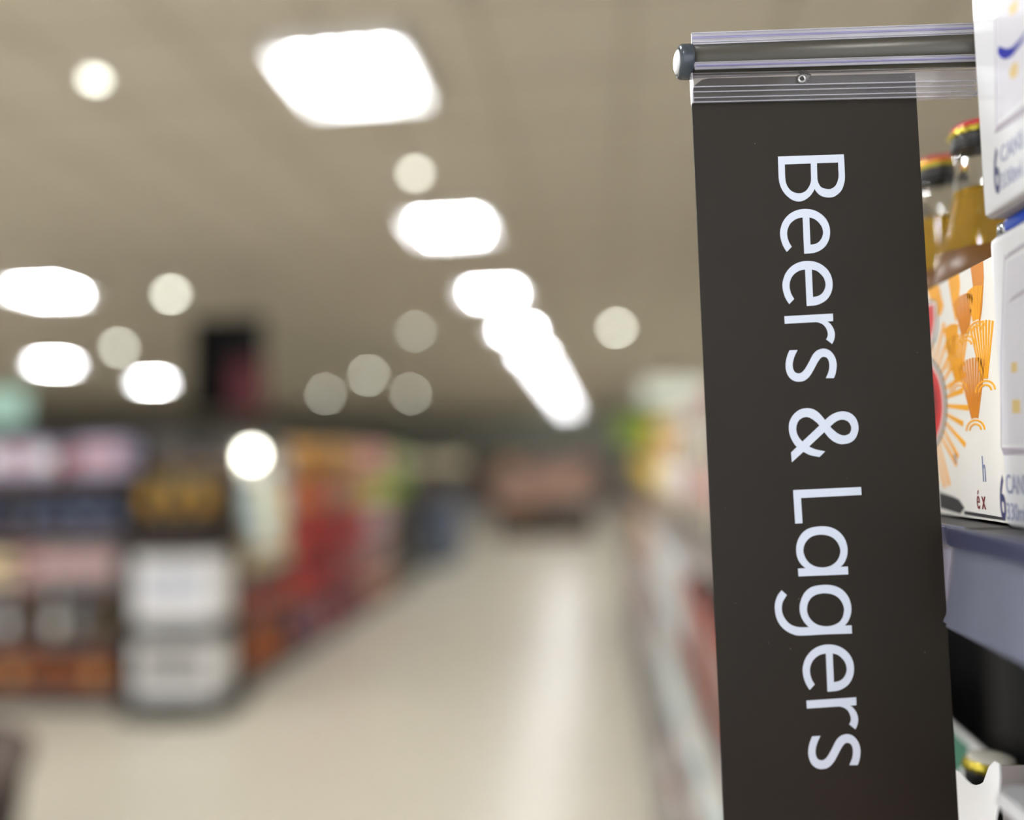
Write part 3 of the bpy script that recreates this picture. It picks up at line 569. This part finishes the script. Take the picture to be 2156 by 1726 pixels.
amber_lab = mat('neck_foil_black', (24, 24, 25), rough=0.45); capred = mat('cap_red', (196, 40, 52), rough=0.25); capgold = mat('cap_gold', (206, 188, 60), rough=0.25, metal=0.6)
lab_brown = mat('label_brown', (120, 70, 22), rough=0.4); lab_yel = mat('label_umber', (104, 66, 20), rough=0.4)
def crown(n=42, R=0.0150): return lathe('crimp', [(R * 1.06, -0.0012), (R * 1.02, 0.0010), (R * 0.95, 0.0040), (R * 0.91, 0.0050)], n, wob=lambda i, k: 1 + (0.075 if k < 2 else 0.03) * (1 if i % 2 else -1), smooth=True)
def crown_bottle(nm, loc, label, group, liquid=True):
    r = tag(empty(nm, loc), label, 'bottle', group); H = 0.2465
    if liquid:
        ob('bottle_glass', cached('cb_out', lambda: lathe('glass', [(0.027, 0), (0.0305, 0.004), (0.0305, 0.128), (0.0285, 0.148), (0.0215, 0.176), (0.0158, 0.200), (0.0136, 0.222), (0.0145, 0.228), (0.0145, 0.236), (0.0132, 0.240)], 40)), clear_g, r)
        ob('beer', cached('cb_in', lambda: lathe('beer', [(0.0255, 0.004), (0.0286, 0.008), (0.0286, 0.128), (0.0266, 0.147), (0.0196, 0.175), (0.0139, 0.199), (0.0132, 0.2035)], 40)), amber, r)
        ob('body_label', cached('cb_lab', lambda: lathe('lab', [(0.0306, 0.030), (0.0309, 0.031), (0.0309, 0.112), (0.0306, 0.113)], 40)), lab_brown, r)
        nl = ob('shoulder_label', cached('cb_sl', lambda: lathe('slab', [(0.0306, 0.128), (0.0289, 0.148), (0.0250, 0.164), (0.0248, 0.164)], 40)), lab_yel, r)
    else:
        ob('bottle_glass', cached('db_out', lambda: lathe('dglass', [(0.027, 0), (0.0305, 0.004), (0.0305, 0.128), (0.0285, 0.148), (0.0215, 0.176), (0.0158, 0.200), (0.0136, 0.222), (0.0145, 0.228), (0.0145, 0.236), (0.0132, 0.240)], 40)), mat('glass_dark', (26, 20, 14), rough=0.06), r)
    ob('neck_foil', cached('cb_foil', lambda: lathe('foil', [(0.0150, 0.2285), (0.0155, 0.2295), (0.0152, 0.2385), (0.0140, 0.2400)], 32)), amber_lab, r)
    cp = ob('cap_crimp', cached('cb_crimp', crown), capgold, r, (0, 0, 0.2395))
    if liquid: ob('cap_top', cached('cb_top', lambda: lathe('captop', [(0.0150, 0.0024), (0.0149, 0.0034), (0.0143, 0.0052), (0.0130, 0.0064), (0.0095, 0.0069), (0.002, 0.0070)], 42, wob=lambda i, k: 1 + (0.03 if k < 2 else 0.0) * (1 if i % 2 else -1))), capred, cp)
    if not liquid: ob('cap_top', cached('cb_topw', lambda: lathe('captopw', [(0.0140, 0.0049), (0.0132, 0.0062), (0.0095, 0.0069), (0.002, 0.0070)], 32)), mat('cap_white_top', (226, 222, 208), rough=0.2), cp)
    return r
for yy, xx, lab in ((0.548, 0.244, 'clear bottle of golden beer with red cap, taller of two beside the white pack'), (0.611, 0.244, 'clear bottle of golden beer with red cap, right beside the brown sign'),
                    (0.548, 0.309, 'clear beer bottle in the rear row of the striped carton, nearer one'), (0.611, 0.309, 'clear beer bottle in the rear row of the striped carton, farther one')):
    crown_bottle('beer_bottle', (xx, yy, Z0 + 0.0014), lab, 'bottles in the striped carton')

# lower shelf: white carrier with a gold-capped bottle, and a can pack with a white paper collar
cr_ = tag(empty('bottle_carrier'), 'white cardboard bottle carrier with green print on the shelf below', 'carton')
x = 0.2000
green_m = mat('carrier_green', (42, 122, 98), rough=0.4); wcar = mat('carrier_white', (236, 237, 240), rough=0.4, var=0.02); wcar_shade = mat('carrier_white_shaded', (168, 160, 158), rough=0.6)
front = [(0.462, 1.0645), (0.700, 1.0645), (0.700, 1.240), (0.575, 1.302), (0.540, 1.312), (0.517, 1.3165), (0.510, 1.3150), (0.503, 1.3150), (0.4975, 1.3165), (0.4910, 1.3195), (0.4870, 1.3220), (0.4790, 1.3330), (0.4720, 1.3385), (0.4668, 1.3388), (0.4668, 1.332), (0.4700, 1.318), (0.4760, 1.3040), (0.478, 1.20), (0.462, 1.19)]
ob('front_panel', MB().prism(front, 'x', x, x + 0.001).mesh('front'), wcar, cr_)
ob('end_panel', MB().box((x, 0.700, 1.0645), (x + 0.13, 0.701, 1.235)).mesh('end'), wcar, cr_)
ob('end_panel', MB().prism([(x + 0.001, 1.0645), (x + 0.13, 1.0645), (x + 0.13, 1.335), (x + 0.02, 1.338), (x + 0.001, 1.338)], 'y', 0.4668, 0.4676).mesh('end2'), wcar_shade, cr_)  # shading on this white end panel is put into its grey colour
ob('handle_panel', MB().prism([(0.468, 1.07), (0.699, 1.07), (0.699, 1.2915), (0.618, 1.289), (0.560, 1.275), (0.468, 1.26)], 'x', x + 0.064, x + 0.0652).mesh('handle'), wcar, cr_)
ob('green_print', MB().prism([(0.699, 1.250), (0.699, 1.287), (0.662, 1.2834), (0.672, 1.268), (0.6817, 1.2592)], 'x', x + 0.0636, x + 0.0640).mesh('gp'), green_m, cr_)
crown_bottle('beer_bottle', (0.2365, 0.562, 1.0646), 'dark bottle with gold crown cap peeking out of the white carrier', 'bottles in the white carrier', liquid=False)
def arc_pts(cx, cy, r, a0, a1, n): return [(cx + r * math.cos(a0 + (a1 - a0) * i / n), cy + r * math.sin(a0 + (a1 - a0) * i / n)) for i in range(n + 1)]
cpk = tag(empty('collared_can_pack'), 'red cans held by a white paper collar at the bottom right corner', 'can pack')
tray_m = mat('tray_card', (120, 60, 50), rough=0.6)
ob('card_tray', MB().box((0.180, 0.296, 1.0645), (0.312, 0.434, 1.176)).mesh('tray', bevel=0.002), tray_m, cpk)
canred = mat('can_red_print', (196, 30, 22), rough=0.25, metal=0.3); canmar = mat('can_maroon_print', (70, 14, 16), rough=0.25, metal=0.3)
cmesh = lathe('tall_can', [(0.024, 0), (0.030, 0.006), (0.0315, 0.012), (0.0315, 0.148), (0.0285, 0.160), (0.0262, 0.166)], 36)
crim = lathe('can_rim', [(0.0262, 0.166), (0.0272, 0.1695), (0.0272, 0.1715), (0.0258, 0.1715), (0.0245, 0.1665), (0.0235, 0.165)], 36)
for i, (cx, cy) in enumerate(((0.2125, 0.4000), (0.2125, 0.3320), (0.2775, 0.4000), (0.2775, 0.3320))):
    c_ = ob('can', cmesh, canmar, cpk, (cx, cy, 1.1762)); ob('can_rim', crim, silver_m, c_)
    pr = MB(); seg = arc_pts(0, 0, 0.0318, math.radians(155), math.radians(215), 10)
    for a, b in zip(seg, seg[1:]): pr.add([(a[0], a[1], 0.03), (b[0], b[1], 0.03), (b[0], b[1], 0.146), (a[0], a[1], 0.146)], [(0, 1, 2, 3)])
    ob('red_print', pr.mesh('red', fix=False), mat('can_bright_red', (238, 52, 20), rough=0.25), c_)
col = MB()
outer = []
for (qx, qy, a0) in ((0.298, 0.418, 0), (0.192, 0.418, 90), (0.192, 0.306, 180), (0.298, 0.306, 270)): outer += arc_pts(qx, qy, 0.012, math.radians(a0), math.radians(a0 + 90), 6)
col.prism(outer, 'z', 1.3405, 1.3420)
ob('paper_collar', col.mesh('collar', bevel=0.0005), wcar, cpk)
sk = MB(); n = len(outer)
for i in range(n):
    a, b = outer[i], outer[(i + 1) % n]; q = lambda p, s: (0.244 + (p[0] - 0.244) * s, 0.365 + (p[1] - 0.365) * s)
    a2, b2 = q(a, 1.03), q(b, 1.03); sk.add([(a[0], a[1], 1.3415), (b[0], b[1], 1.3415), (b2[0], b2[1], 1.3358), (a2[0], a2[1], 1.3358)], [(0, 1, 2, 3)])
ob('collar_skirt', sk.mesh('skirt', fix=False), wcar, cpk)

# ------------------------------------------------------------------ right shelving run, receding
PI2 = math.pi / 2
RS = (0.14, 0.40, 0.68, 0.99, 1.345)
dark_back = mat('back_panel_dark', (30, 27, 23), rough=0.7)
SHN = ['bottom', 'second', 'third', 'fourth', 'top']
NUM = ['one', 'two', 'three', 'four', 'five', 'six', 'seven', 'eight', 'nine']
right_rows = [
 # per bay (from the near one): bottom .. top shelf
 [[('carton', 'red', 'white', (0.20, 0.2, 0.2)), ('carton', 'lavender', 'white', (0.22, 0.2, 0.22))], [('carton', 'white', 'rust red', (0.16, 0.2, 0.2)), ('carton', 'blue-grey', 'white', (0.16, 0.2, 0.22))],
  [('carton', 'grey', 'white', (0.16, 0.2, 0.2)), ('carton', 'white', 'pale cyan', (0.18, 0.2, 0.22))], [('wine bottle', 'charcoal', 'rust red'), ('carton', 'rust red', 'grey', (0.14, 0.2, 0.2))], [('wine bottle', 'slate blue', 'lavender'), ('wine bottle', 'cream', 'tan')]],
 [[('carton', 'lavender', 'white', (0.24, 0.2, 0.2)), ('carton', 'white', 'lavender', (0.24, 0.2, 0.22))], [('carton', 'rust red', 'white', (0.2, 0.2, 0.18)), ('carton', 'white', 'pink', (0.2, 0.2, 0.22))],
  [('carton', 'white', 'pale cyan', (0.2, 0.2, 0.24)), ('carton', 'pale cyan', 'white', (0.2, 0.2, 0.24))], [('carton', 'white', 'grey', (0.2, 0.2, 0.24)), ('carton', 'pale cyan', 'white', (0.16, 0.2, 0.22))], [('spirit bottle', 'cream', 'white'), ('wine bottle', 'tan', 'cream')]],
 [[('carton', 'white', 'cream', (0.24, 0.2, 0.2))], [('carton', 'charcoal', 'grey', (0.2, 0.2, 0.22))], [('carton', 'white', 'grey', (0.24, 0.2, 0.24))], [('carton', 'white', 'dusty pink', (0.24, 0.2, 0.24))], [('wine bottle', 'olive', 'yellow'), ('wine bottle', 'tan', 'yellow')]],
 [[('carton', 'grey', 'cream', (0.24, 0.2, 0.2))], [('carton', 'brown', 'grey', (0.24, 0.2, 0.22))], [('carton', 'dusty pink', 'grey', (0.24, 0.2, 0.22))], [('carton', 'tan', 'cream', (0.24, 0.2, 0.22))], [('carton', 'olive', 'yellow', (0.24, 0.2, 0.24))]],
 [[('carton', 'grey', 'cream', (0.3, 0.2, 0.2))], [('carton', 'grey', 'brown', (0.3, 0.2, 0.22))], [('carton', 'dusty pink', 'white', (0.3, 0.2, 0.22))], [('carton', 'brown', 'tan', (0.3, 0.2, 0.22))], [('carton', 'charcoal', 'olive', (0.3, 0.2, 0.24))]],
 [[('carton', 'brown', 'grey', (0.45, 0.2, 0.2))]] + [[('carton', c, d, (0.45, 0.2, 0.22))] for c, d in (('grey', 'tan'), ('brown', 'charcoal'), ('charcoal', 'brown'), ('brown', 'olive'))],
 [[('carton', 'brown', 'grey', (0.45, 0.2, 0.2))]] + [[('carton', c, d, (0.45, 0.2, 0.22))] for c, d in (('brown', 'grey'), ('charcoal', 'tan'), ('charcoal', 'brown'), ('slate blue', 'charcoal'))],
]
for i, rws in enumerate(right_rows):
    y0 = 1.360 + i * 1.0
    bay('right aisle shelving bay %s counted from the brown sign' % NUM[i], (0.186, y0 + 0.998, 0), 0.998, 0.462, 1.58, RS, -PI2, strip=strip_w, back=MATS['back_panel_black'])
    for k, sp in enumerate(rws):
        row((0.186, y0 + 0.01, 0), (0, 1, 0), 0.975, RS[k], -PI2, sp, 'the %s shelf, right bay %s' % (SHN[k], NUM[i]), 'products in right bay %s' % NUM[i], far=i > 3)

# ------------------------------------------------------------------ left aisle shelving run
LS = (0.14, 0.45, 0.80, 1.12, 1.44)
left_rows = [
 [[('spirit bottle', 'amber brown', 'orange'), ('spirit bottle', 'amber brown', 'brown')], [('wine bottle', 'purple', 'navy blue'), ('wine bottle', 'amber brown', 'orange')], [('carton', 'cream', 'olive', (0.14, 0.2, 0.24)), ('spirit bottle', 'olive', 'cream')],
  [('carton', 'white', 'pale cyan', (0.16, 0.2, 0.26)), ('carton', 'pale cyan', 'white', (0.12, 0.2, 0.26))], [('carton', 'grey', 'white', (0.15, 0.2, 0.2)), ('spirit bottle', 'brown', 'grey')]],
 [[('carton', 'purple', 'navy blue', (0.2, 0.2, 0.22)), ('carton', 'crimson', 'pink', (0.2, 0.2, 0.2))], [('snack bag', 'red', 'crimson', (0.2, 0.1, 0.27)), ('snack bag', 'crimson', 'red', (0.2, 0.1, 0.27))], [('snack bag', 'red', 'crimson', (0.2, 0.1, 0.28))],
  [('snack bag', 'orange', 'pale yellow', (0.2, 0.1, 0.28)), ('snack bag', 'red', 'orange', (0.2, 0.1, 0.28))], [('snack bag', 'ochre yellow', 'amber brown', (0.2, 0.1, 0.28))]],
 [[('carton', 'crimson', 'purple', (0.22, 0.2, 0.22))], [('snack bag', 'crimson', 'red', (0.2, 0.1, 0.28)), ('snack bag', 'dusty pink', 'red', (0.2, 0.1, 0.28))], [('snack bag', 'red', 'crimson', (0.2, 0.1, 0.28)), ('snack bag', 'red', 'pink', (0.2, 0.1, 0.28))],
  [('snack bag', 'dusty pink', 'cream', (0.2, 0.1, 0.28)), ('snack bag', 'ochre yellow', 'red', (0.2, 0.1, 0.28))], [('snack bag', 'ochre yellow', 'olive', (0.2, 0.1, 0.28)), ('snack bag', 'tan', 'pink', (0.2, 0.1, 0.28))]],
 [[('carton', 'tan', 'dusty pink', (0.22, 0.2, 0.22))], [('carton', 'dusty pink', 'grey', (0.22, 0.2, 0.26))], [('carton', 'pink', 'lavender', (0.22, 0.2, 0.26)), ('carton', 'dusty pink', 'white', (0.22, 0.2, 0.26))],
  [('carton', 'pale yellow', 'lime', (0.2, 0.2, 0.28))], [('carton', 'pink', 'cream', (0.2, 0.2, 0.28)), ('carton', 'pink', 'crimson', (0.2, 0.2, 0.28))]],
 [[('carton', 'charcoal', 'dark green', (0.22, 0.2, 0.22))], [('carton', 'dark green', 'black', (0.22, 0.2, 0.26))], [('carton', 'dark green', 'charcoal', (0.22, 0.2, 0.26)), ('carton', 'black', 'dark green', (0.22, 0.2, 0.26))],
  [('carton', 'bright green', 'lime', (0.2, 0.2, 0.28)), ('carton', 'dark green', 'bright green', (0.2, 0.2, 0.28))], [('carton', 'bright green', 'cream', (0.2, 0.2, 0.26)), ('carton', 'cream', 'bright green', (0.2, 0.2, 0.2))]],
]
dark_back = mat('back_panel_dark', (30, 27, 23), rough=0.7)
for i, rws in enumerate(left_rows):
    y0 = 5.30 + i * 1.04
    bay('left aisle shelving bay %s counted from the camera' % NUM[i], (-2.40, y0, 0), 1.038, 0.46, 1.74, LS, PI2, strip=strip_b, back=dark_back)
    for k, sp in enumerate(rws):
        row((-2.40, y0 + 0.01, 0), (0, 1, 0), 1.02, LS[k], PI2, sp, 'the %s shelf, left bay %s' % (SHN[k], NUM[i]), 'products in left bay %s' % NUM[i], far=i > 1)

# ------------------------------------------------------------------ gondola end facing the camera
ES = (0.12, 0.44, 0.80, 1.12, 1.50)
ge = bay('wide gondola end shelving facing the camera at the far left', (-4.38, 5.06, 0), 1.33, 0.45, 1.80, ES, 0.0, strip=strip_b, back=dark_back, name='gondola_end', group='shelving bays')
end_rows = [[('spirit bottle', 'amber brown', 'brown'), ('spirit bottle', 'brown', 'amber brown'), ('spirit bottle', 'amber brown', 'tan')],
            [('wine bottle', 'grey', 'white'), ('wine bottle', 'charcoal', 'olive'), ('wine bottle', 'brown', 'charcoal'), ('wine bottle', 'slate blue', 'grey')],
            [('carton', 'cream', 'tan', (0.15, 0.2, 0.2)), ('carton', 'grey', 'dusty pink', (0.13, 0.2, 0.22)), ('carton', 'dusty pink', 'brown', (0.13, 0.2, 0.2)), ('carton', 'cream', 'olive', (0.12, 0.2, 0.18))],
            [('wine bottle', 'navy blue', 'slate blue'), ('wine bottle', 'navy blue', 'navy blue'), ('wine bottle', 'charcoal', 'charcoal'), ('wine bottle', 'black', 'navy blue')],
            [('carton', 'lavender', 'white', (0.17, 0.2, 0.2)), ('carton', 'lavender', 'dusty pink', (0.15, 0.2, 0.22)), ('carton', 'navy blue', 'lavender', (0.14, 0.2, 0.18)), ('carton', 'charcoal', 'crimson', (0.14, 0.2, 0.16))]]
for k, sp in enumerate(end_rows):
    row((-4.37, 5.06, 0), (1, 0, 0), 1.30, ES[k], 0.0, sp, 'the %s shelf of the gondola end' % SHN[k], 'products on the gondola end')
hb = tag(empty('header_board', (-4.12, 5.20, 1.812)), 'pale teal header board above the gondola end at the left edge', 'sign')
ob('board', MB().box((-0.36, 0, 0.03), (0.28, 0.02, 0.27)).mesh('hb', bevel=0.004), mat('header_teal', (150, 186, 170), rough=0.5), hb)
for xx in (-0.3, 0.22): ob('board_post', MB().box((xx, 0.004, -0.002), (xx + 0.02, 0.016, 0.04)).mesh('hp'), steel, hb)

# half-round display unit with white cartons
ds = tag(empty('display_stand', (-2.67, 4.98, 0)), 'dark half-round display stand at the end of the left gondola', 'display stand')
def halfround(w, d0, d1, n=18): return [(-w, d1)] + [(-w * math.cos(math.pi * i / n), d0 - 0.16 * math.sin(math.pi * i / n)) for i in range(n + 1)] + [(w, d1)]
std_m = mat('stand_dark', (26, 25, 22), rough=0.5)
ob('plinth', MB().prism(halfround(0.36, 0.0, 0.30), 'z', 0, 0.11).mesh('pl', bevel=0.006), std_m, ds)
ob('back_board', MB().box((-0.30, 0.29, 0.11), (0.30, 0.31, 1.62)).mesh('bb'), mat('stand_brown', (74, 58, 40), rough=0.6), ds)
for zz, th in ((0.47, 0.10), (0.99, 0.022), (1.20, 0.022)): ob('stand_shelf', MB().prism(halfround(0.30, 0.05, 0.29), 'z', zz, zz + th).mesh('ss', bevel=0.003), std_m, ds)
for z, c2, nm, hh in ((0.1105, 'grey', 'white display carton on the plinth of the half-round stand', 0.345), (0.5705, 'silver', 'white display carton on the middle shelf of the half-round stand', 0.41)):
    c_ = carton(0.52, 0.26, hh, 'white', c2, (-2.67, 4.96, z), 0.0, 'display_carton'); tag(c_, nm, 'carton', 'white display cartons')
row((-2.95, 4.99, 0), (1, 0, 0), 0.56, 1.0125, 0.0, [('drink can', 'brown', 'crimson'), ('drink can', 'charcoal', 'brown')], 'the half-round stand, can shelf', 'bottles on the half-round stand')
row((-2.95, 4.99, 0), (1, 0, 0), 0.56, 1.2225, 0.0, [('spirit bottle', 'olive', 'ochre yellow'), ('spirit bottle', 'olive', 'brown')], 'the half-round stand, bottle shelf', 'bottles on the half-round stand')
# promotional card and clip-on lamp on the corner post
pc = tag(empty('promotion_card', (-2.27, 5.50, 0.98)), 'slanted white and pale cyan promotion card on the left gondola corner', 'sign')
pm_ = MB().box((-0.004, -0.10, 0.0), (0.004, 0.10, 0.52)).mesh('pc', bevel=0.002)
o = ob('card', pm_, pm('white'), pc); o.rotation_euler = (0.16, 0.0, -1.0)
ob('card_stripe', MB().box((0.0041, -0.085, 0.05), (0.0052, -0.02, 0.46)).mesh('cs'), pm('pale cyan'), o)
ob('card_stripe', MB().box((0.0041, 0.02, 0.05), (0.0052, 0.085, 0.46)).mesh('cs2'), pm('pale yellow'), o)
ob('card_bracket', MB().cyl((-0.125, 0, 0.13), (-0.002, 0, 0.13), 0.008, n=10).mesh('cb'), steel, pc)
lp = tag(empty('display_lamp', (-2.36, 5.42, 1.60)), 'small bright round globe lamp on the corner of the left gondola', 'lamp')
ob('lamp_globe', lathe('globe', [(0.004, -0.055), (0.03, -0.047), (0.048, -0.028), (0.055, 0.0), (0.048, 0.028), (0.03, 0.047), (0.018, 0.053)], 24), emit('display_lamp_glow', (252, 250, 232), 11.0), lp)
ob('lamp_collar', lathe('collar', [(0.02, 0.05), (0.026, 0.055), (0.026, 0.085), (0.01, 0.095)], 20), steel, lp)
ob('lamp_arm', MB().cyl((0, 0, 0.09), (-0.45, 0.02, 0.13), 0.008, n=10).mesh('ls'), steel, lp)

# black hanging sign with a dark red board
hs = tag(empty('hanging_sign', (-3.265, 7.0, 2.03)), 'black hanging aisle sign above the left gondola', 'sign')
ob('sign_box', MB().box((-0.325, -0.03, 0.0), (0.325, 0.03, 0.82)).mesh('sb', bevel=0.004), mat('sign_black', (8, 7, 7), rough=0.7, spec=0.1), hs)
for xx in (-0.2, 0.2): ob('cable', MB().cyl((xx, 0, 0.82), (xx, 0, CEIL - 2.03 - 0.001), 0.003, n=8).mesh('cab'), steel, hs)
h2 = tag(empty('hanging_sign', (-2.98, 6.75, 1.99)), 'dark red hanging board overlapping the black hanging sign', 'sign')
ob('sign_box', MB().box((-0.15, -0.015, 0.0), (0.15, 0.015, 0.44)).mesh('sb2', bevel=0.004), mat('sign_maroon', (84, 34, 40), rough=0.6, spec=0.2), h2)
for xx in (-0.1, 0.1): ob('cable', MB().cyl((xx, 0, 0.44), (xx, 0, CEIL - 1.99 - 0.001), 0.003, n=8).mesh('cab2'), steel, h2)

# near-left corner: round dump bin
db = tag(empty('dump_bin', (-2.47, 2.22, 0)), 'large dark brown round dump bin at the lower left corner', 'bin')
ob('bin_wall', lathe('bin', [(0.60, 0.0), (0.62, 0.02), (0.69, 0.58), (0.665, 0.58), (0.60, 0.10), (0.02, 0.09)], 48), mat('bin_brown', (46, 31, 20), rough=0.6), db)
ob('bin_rim', lathe('rim', [(0.66, 0.58), (0.705, 0.58), (0.705, 0.61), (0.66, 0.61)], 48), mat('bin_rim_brown', (62, 40, 24), rough=0.5), db)
for k, (bx_, by_, bz_, rz_) in enumerate(((-2.14, 2.25, 0.095, 0.3), (-2.37, 2.53, 0.095, -0.5), (-2.57, 2.10, 0.095, 0.1), (-2.30, 1.92, 0.095, 0.8))):
    c_ = carton(0.24, 0.16, 0.30, 'red' if k % 2 == 0 else 'crimson', 'charcoal', (bx_, by_, bz_), rz_, 'carton'); tag(c_, '%s carton standing in the round dump bin, %s one' % ('red' if k % 2 == 0 else 'crimson', ORD[k]), 'carton', 'cartons in the dump bin')

# ------------------------------------------------------------------ middle and far distance
fr = tag(empty('chest_freezer', (-3.05, 12.3, 0)), 'blue-grey chest freezer beyond the left gondola', 'freezer')
ob('freezer_body', MB().box((-1.0, 0, 0.08), (0.75, 1.6, 0.95)).mesh('fb', bevel=0.03), pm('blue-grey'), fr)
ob('freezer_plinth', MB().box((-0.96, 0.04, 0), (0.71, 1.56, 0.085)).mesh('fp'), steel_d, fr)
ob('freezer_canopy', MB().box((-1.0, 1.3, 1.45), (0.75, 1.6, 1.62)).mesh('fc', bevel=0.02), pm('cream'), fr)
for xx in (-0.95, 0.65): ob('freezer_post', MB().box((xx, 1.45, 0.95), (xx + 0.05, 1.5, 1.46)).mesh('fpo'), steel, fr)
ob('freezer_lid', MB().box((-0.95, 0.05, 0.95), (0.70, 1.25, 0.975)).mesh('flid', bevel=0.008), pm('slate blue', 'glass'), fr)
dk = tag(empty('dark_cabinet', (-3.0, 10.75, 0)), 'dark green cabinet closing the far end of the left gondola', 'cabinet')
ob('cabinet_body', MB().box((-0.45, 0, 0.06), (0.45, 1.0, 1.50)).mesh('dkb', bevel=0.02), mat('cabinet_dark_green', (34, 44, 28), rough=0.5), dk)
ob('cabinet_plinth', MB().box((-0.42, 0.03, 0), (0.42, 0.97, 0.065)).mesh('dkp'), steel_d, dk)
ob('cabinet_door', MB().box((0.451, 0.05, 0.12), (0.462, 0.95, 1.42)).mesh('dkd'), mat('cabinet_door_black', (26, 30, 24), rough=0.2), dk)
# produce table in the aisle's end
pt = tag(empty('produce_table', (-1.15, 16.6, 0)), 'dark tiered produce table at the far end of the aisle', 'display table')
ob('table_base', MB().box((-1.0, 0, 0), (0.95, 1.2, 0.30)).mesh('tb'), mat('table_brown', (92, 72, 58), rough=0.6), pt)
tier_m = mat('table_dark', (50, 48, 40), rough=0.6); tier_l = mat('table_tan', (176, 148, 126), rough=0.6)
ob('table_tier', MB().box((-1.03, -0.03, 0.30), (0.98, 1.2, 0.62)).mesh('tt', bevel=0.01), tier_m, pt)
ob('table_tier', MB().box((-1.0, 0.40, 0.62), (0.95, 1.2, 1.00)).mesh('tt2', bevel=0.01), tier_l, pt)
ob('table_tier', MB().box((-1.0, 0.80, 1.00), (0.95, 1.2, 1.38)).mesh('tt3', bevel=0.01), tier_l, pt)
def crate(x, y, z, c, c2, label):
    r = tag(empty('produce_crate', (x, y, z)), label, 'crate', 'produce crates on the far table')
    m = MB()
    for a, b in (((-0.18, 0, 0), (0.18, 0.012, 0.13)), ((-0.18, 0.36, 0), (0.18, 0.372, 0.13)), ((-0.18, 0, 0), (-0.168, 0.372, 0.13)), ((0.168, 0, 0), (0.18, 0.372, 0.13)), ((-0.18, 0, 0), (0.18, 0.372, 0.012))): m.box(a, b)
    ob('crate_box', cached('crate', lambda: m.mesh('crate')), pm(c2), r)
    def heap():
        bm = bmesh.new()
        for i in range(5):
            for j in range(5):
                for l in range(3):
                    if l == 2 and (i in (0, 4) or j in (0, 4)): continue
                    bmesh.ops.create_icosphere(bm, subdivisions=1, radius=0.034, matrix=Matrix.Translation((-0.128 + 0.064 * i + random.uniform(-.008, .008), 0.06 + 0.064 * j, 0.05 + 0.052 * l + random.uniform(0, .012))))
        me = bpy.data.meshes.new('heap'); bm.to_mesh(me); bm.free(); me.materials.append(None); return me
    ob('fruit_heap', cached('heap', heap), pm(c), r, kind='stuff')
cc = [('peach', 'dusty pink'), ('dusty pink', 'grey'), ('peach', 'tan'), ('pink', 'grey'), ('dusty pink', 'brown')]
for i in range(5):
    for t_, (yy, zz, nm) in enumerate(((16.605, 0.6205, 'lowest'), (17.005, 1.0005, 'middle'), (17.415, 1.3805, 'highest'))):
        c2 = cc[(i * 2 + t_) % 5]
        crate(-1.95 + 0.39 * i, yy, zz, c2[0], c2[1], '%s fruit crate on the %s tier of the produce table, %s from the left' % (c2[0], nm, ORD[i]))
# second left run (behind) and far wall units
far_cols = [('cream', 'olive'), ('grey', 'brown'), ('dusty pink', 'tan'), ('slate blue', 'navy blue'), ('olive', 'dark green'), ('brown', 'charcoal'), ('charcoal', 'grey'), ('tan', 'crimson')]
FS = (0.16, 0.55, 0.95, 1.35)
for i in range(6):
    x0 = -12.0 + i * 2.0
    bay('distant wall shelving bay %s under the dark fascia' % NUM[i], (x0, 28.0, 0), 1.96, 0.55, 1.95, FS, 0.0, strip=strip_w, group='distant wall bays')
    for k in range(4):
        a = far_cols[(i + 3 * k) % 8]; b = far_cols[(2 * i + k + 1) % 8]
        row((x0 + 0.02, 28.0, 0), (1, 0, 0), 1.9, FS[k], 0.0, [('carton', a[0], a[1], (0.40, 0.3, 0.26)), ('carton', b[0], b[1], (0.30, 0.3, 0.24))], '%s shelf of distant wall bay %s' % (['bottom', 'second', 'third', 'top'][k], NUM[i]), 'products in distant wall bay %s' % NUM[i], far=True)
for i in range(3):
    x0 = -8.4 + i * 1.3
    bay('tall grey shelving bay %s deep in the left of the store' % NUM[i], (x0, 11.0, 0), 1.28, 0.5, 2.0, (0.16, 0.6, 1.0, 1.4), 0.0, strip=strip_w, group='deep left bays')
    for k, z in enumerate((0.16, 0.6, 1.0, 1.4)):
        a = far_cols[(i + 3 * k + 2) % 8]; b = far_cols[(i + k + 5) % 8]
        row((x0 + 0.02, 11.0, 0), (1, 0, 0), 1.22, z, 0.0, [('carton', a[0], a[1], (0.26, 0.3, 0.26)), ('carton', b[0], b[1], (0.22, 0.3, 0.24))], '%s shelf of deep left bay %s' % (['bottom', 'second', 'third', 'top'][k], NUM[i]), 'products in deep left bay %s' % NUM[i], far=True)
# produce sign boards at the right, beyond the shelving run
pb = tag(empty('produce_board', (0.62, 11.5, 0)), 'green, yellow and orange header boards on posts beyond the right shelving', 'sign')
for xa, xb, za, zb, c in ((-0.42, -0.05, 1.72, 2.12, 'leaf green'), (-0.05, 0.12, 1.70, 2.10, 'lime'), (0.12, 0.45, 1.80, 2.12, 'ochre yellow')):
    ob('board', MB().box((xa, 0, za), (xb - 0.003, 0.03, zb)).mesh('pbd', bevel=0.004), pm(c), pb)
ob('light_box', MB().box((-0.05, -0.02, 2.28), (0.85, 0.06, 2.58)).mesh('lb', bevel=0.01), emit('light_box_white', (214, 218, 200), 0.62), pb)
for xx in (-0.30, 0.40): ob('board_post', MB().box((xx, 0.03, 0), (xx + 0.04, 0.07, 2.45)).mesh('bp'), steel, pb)
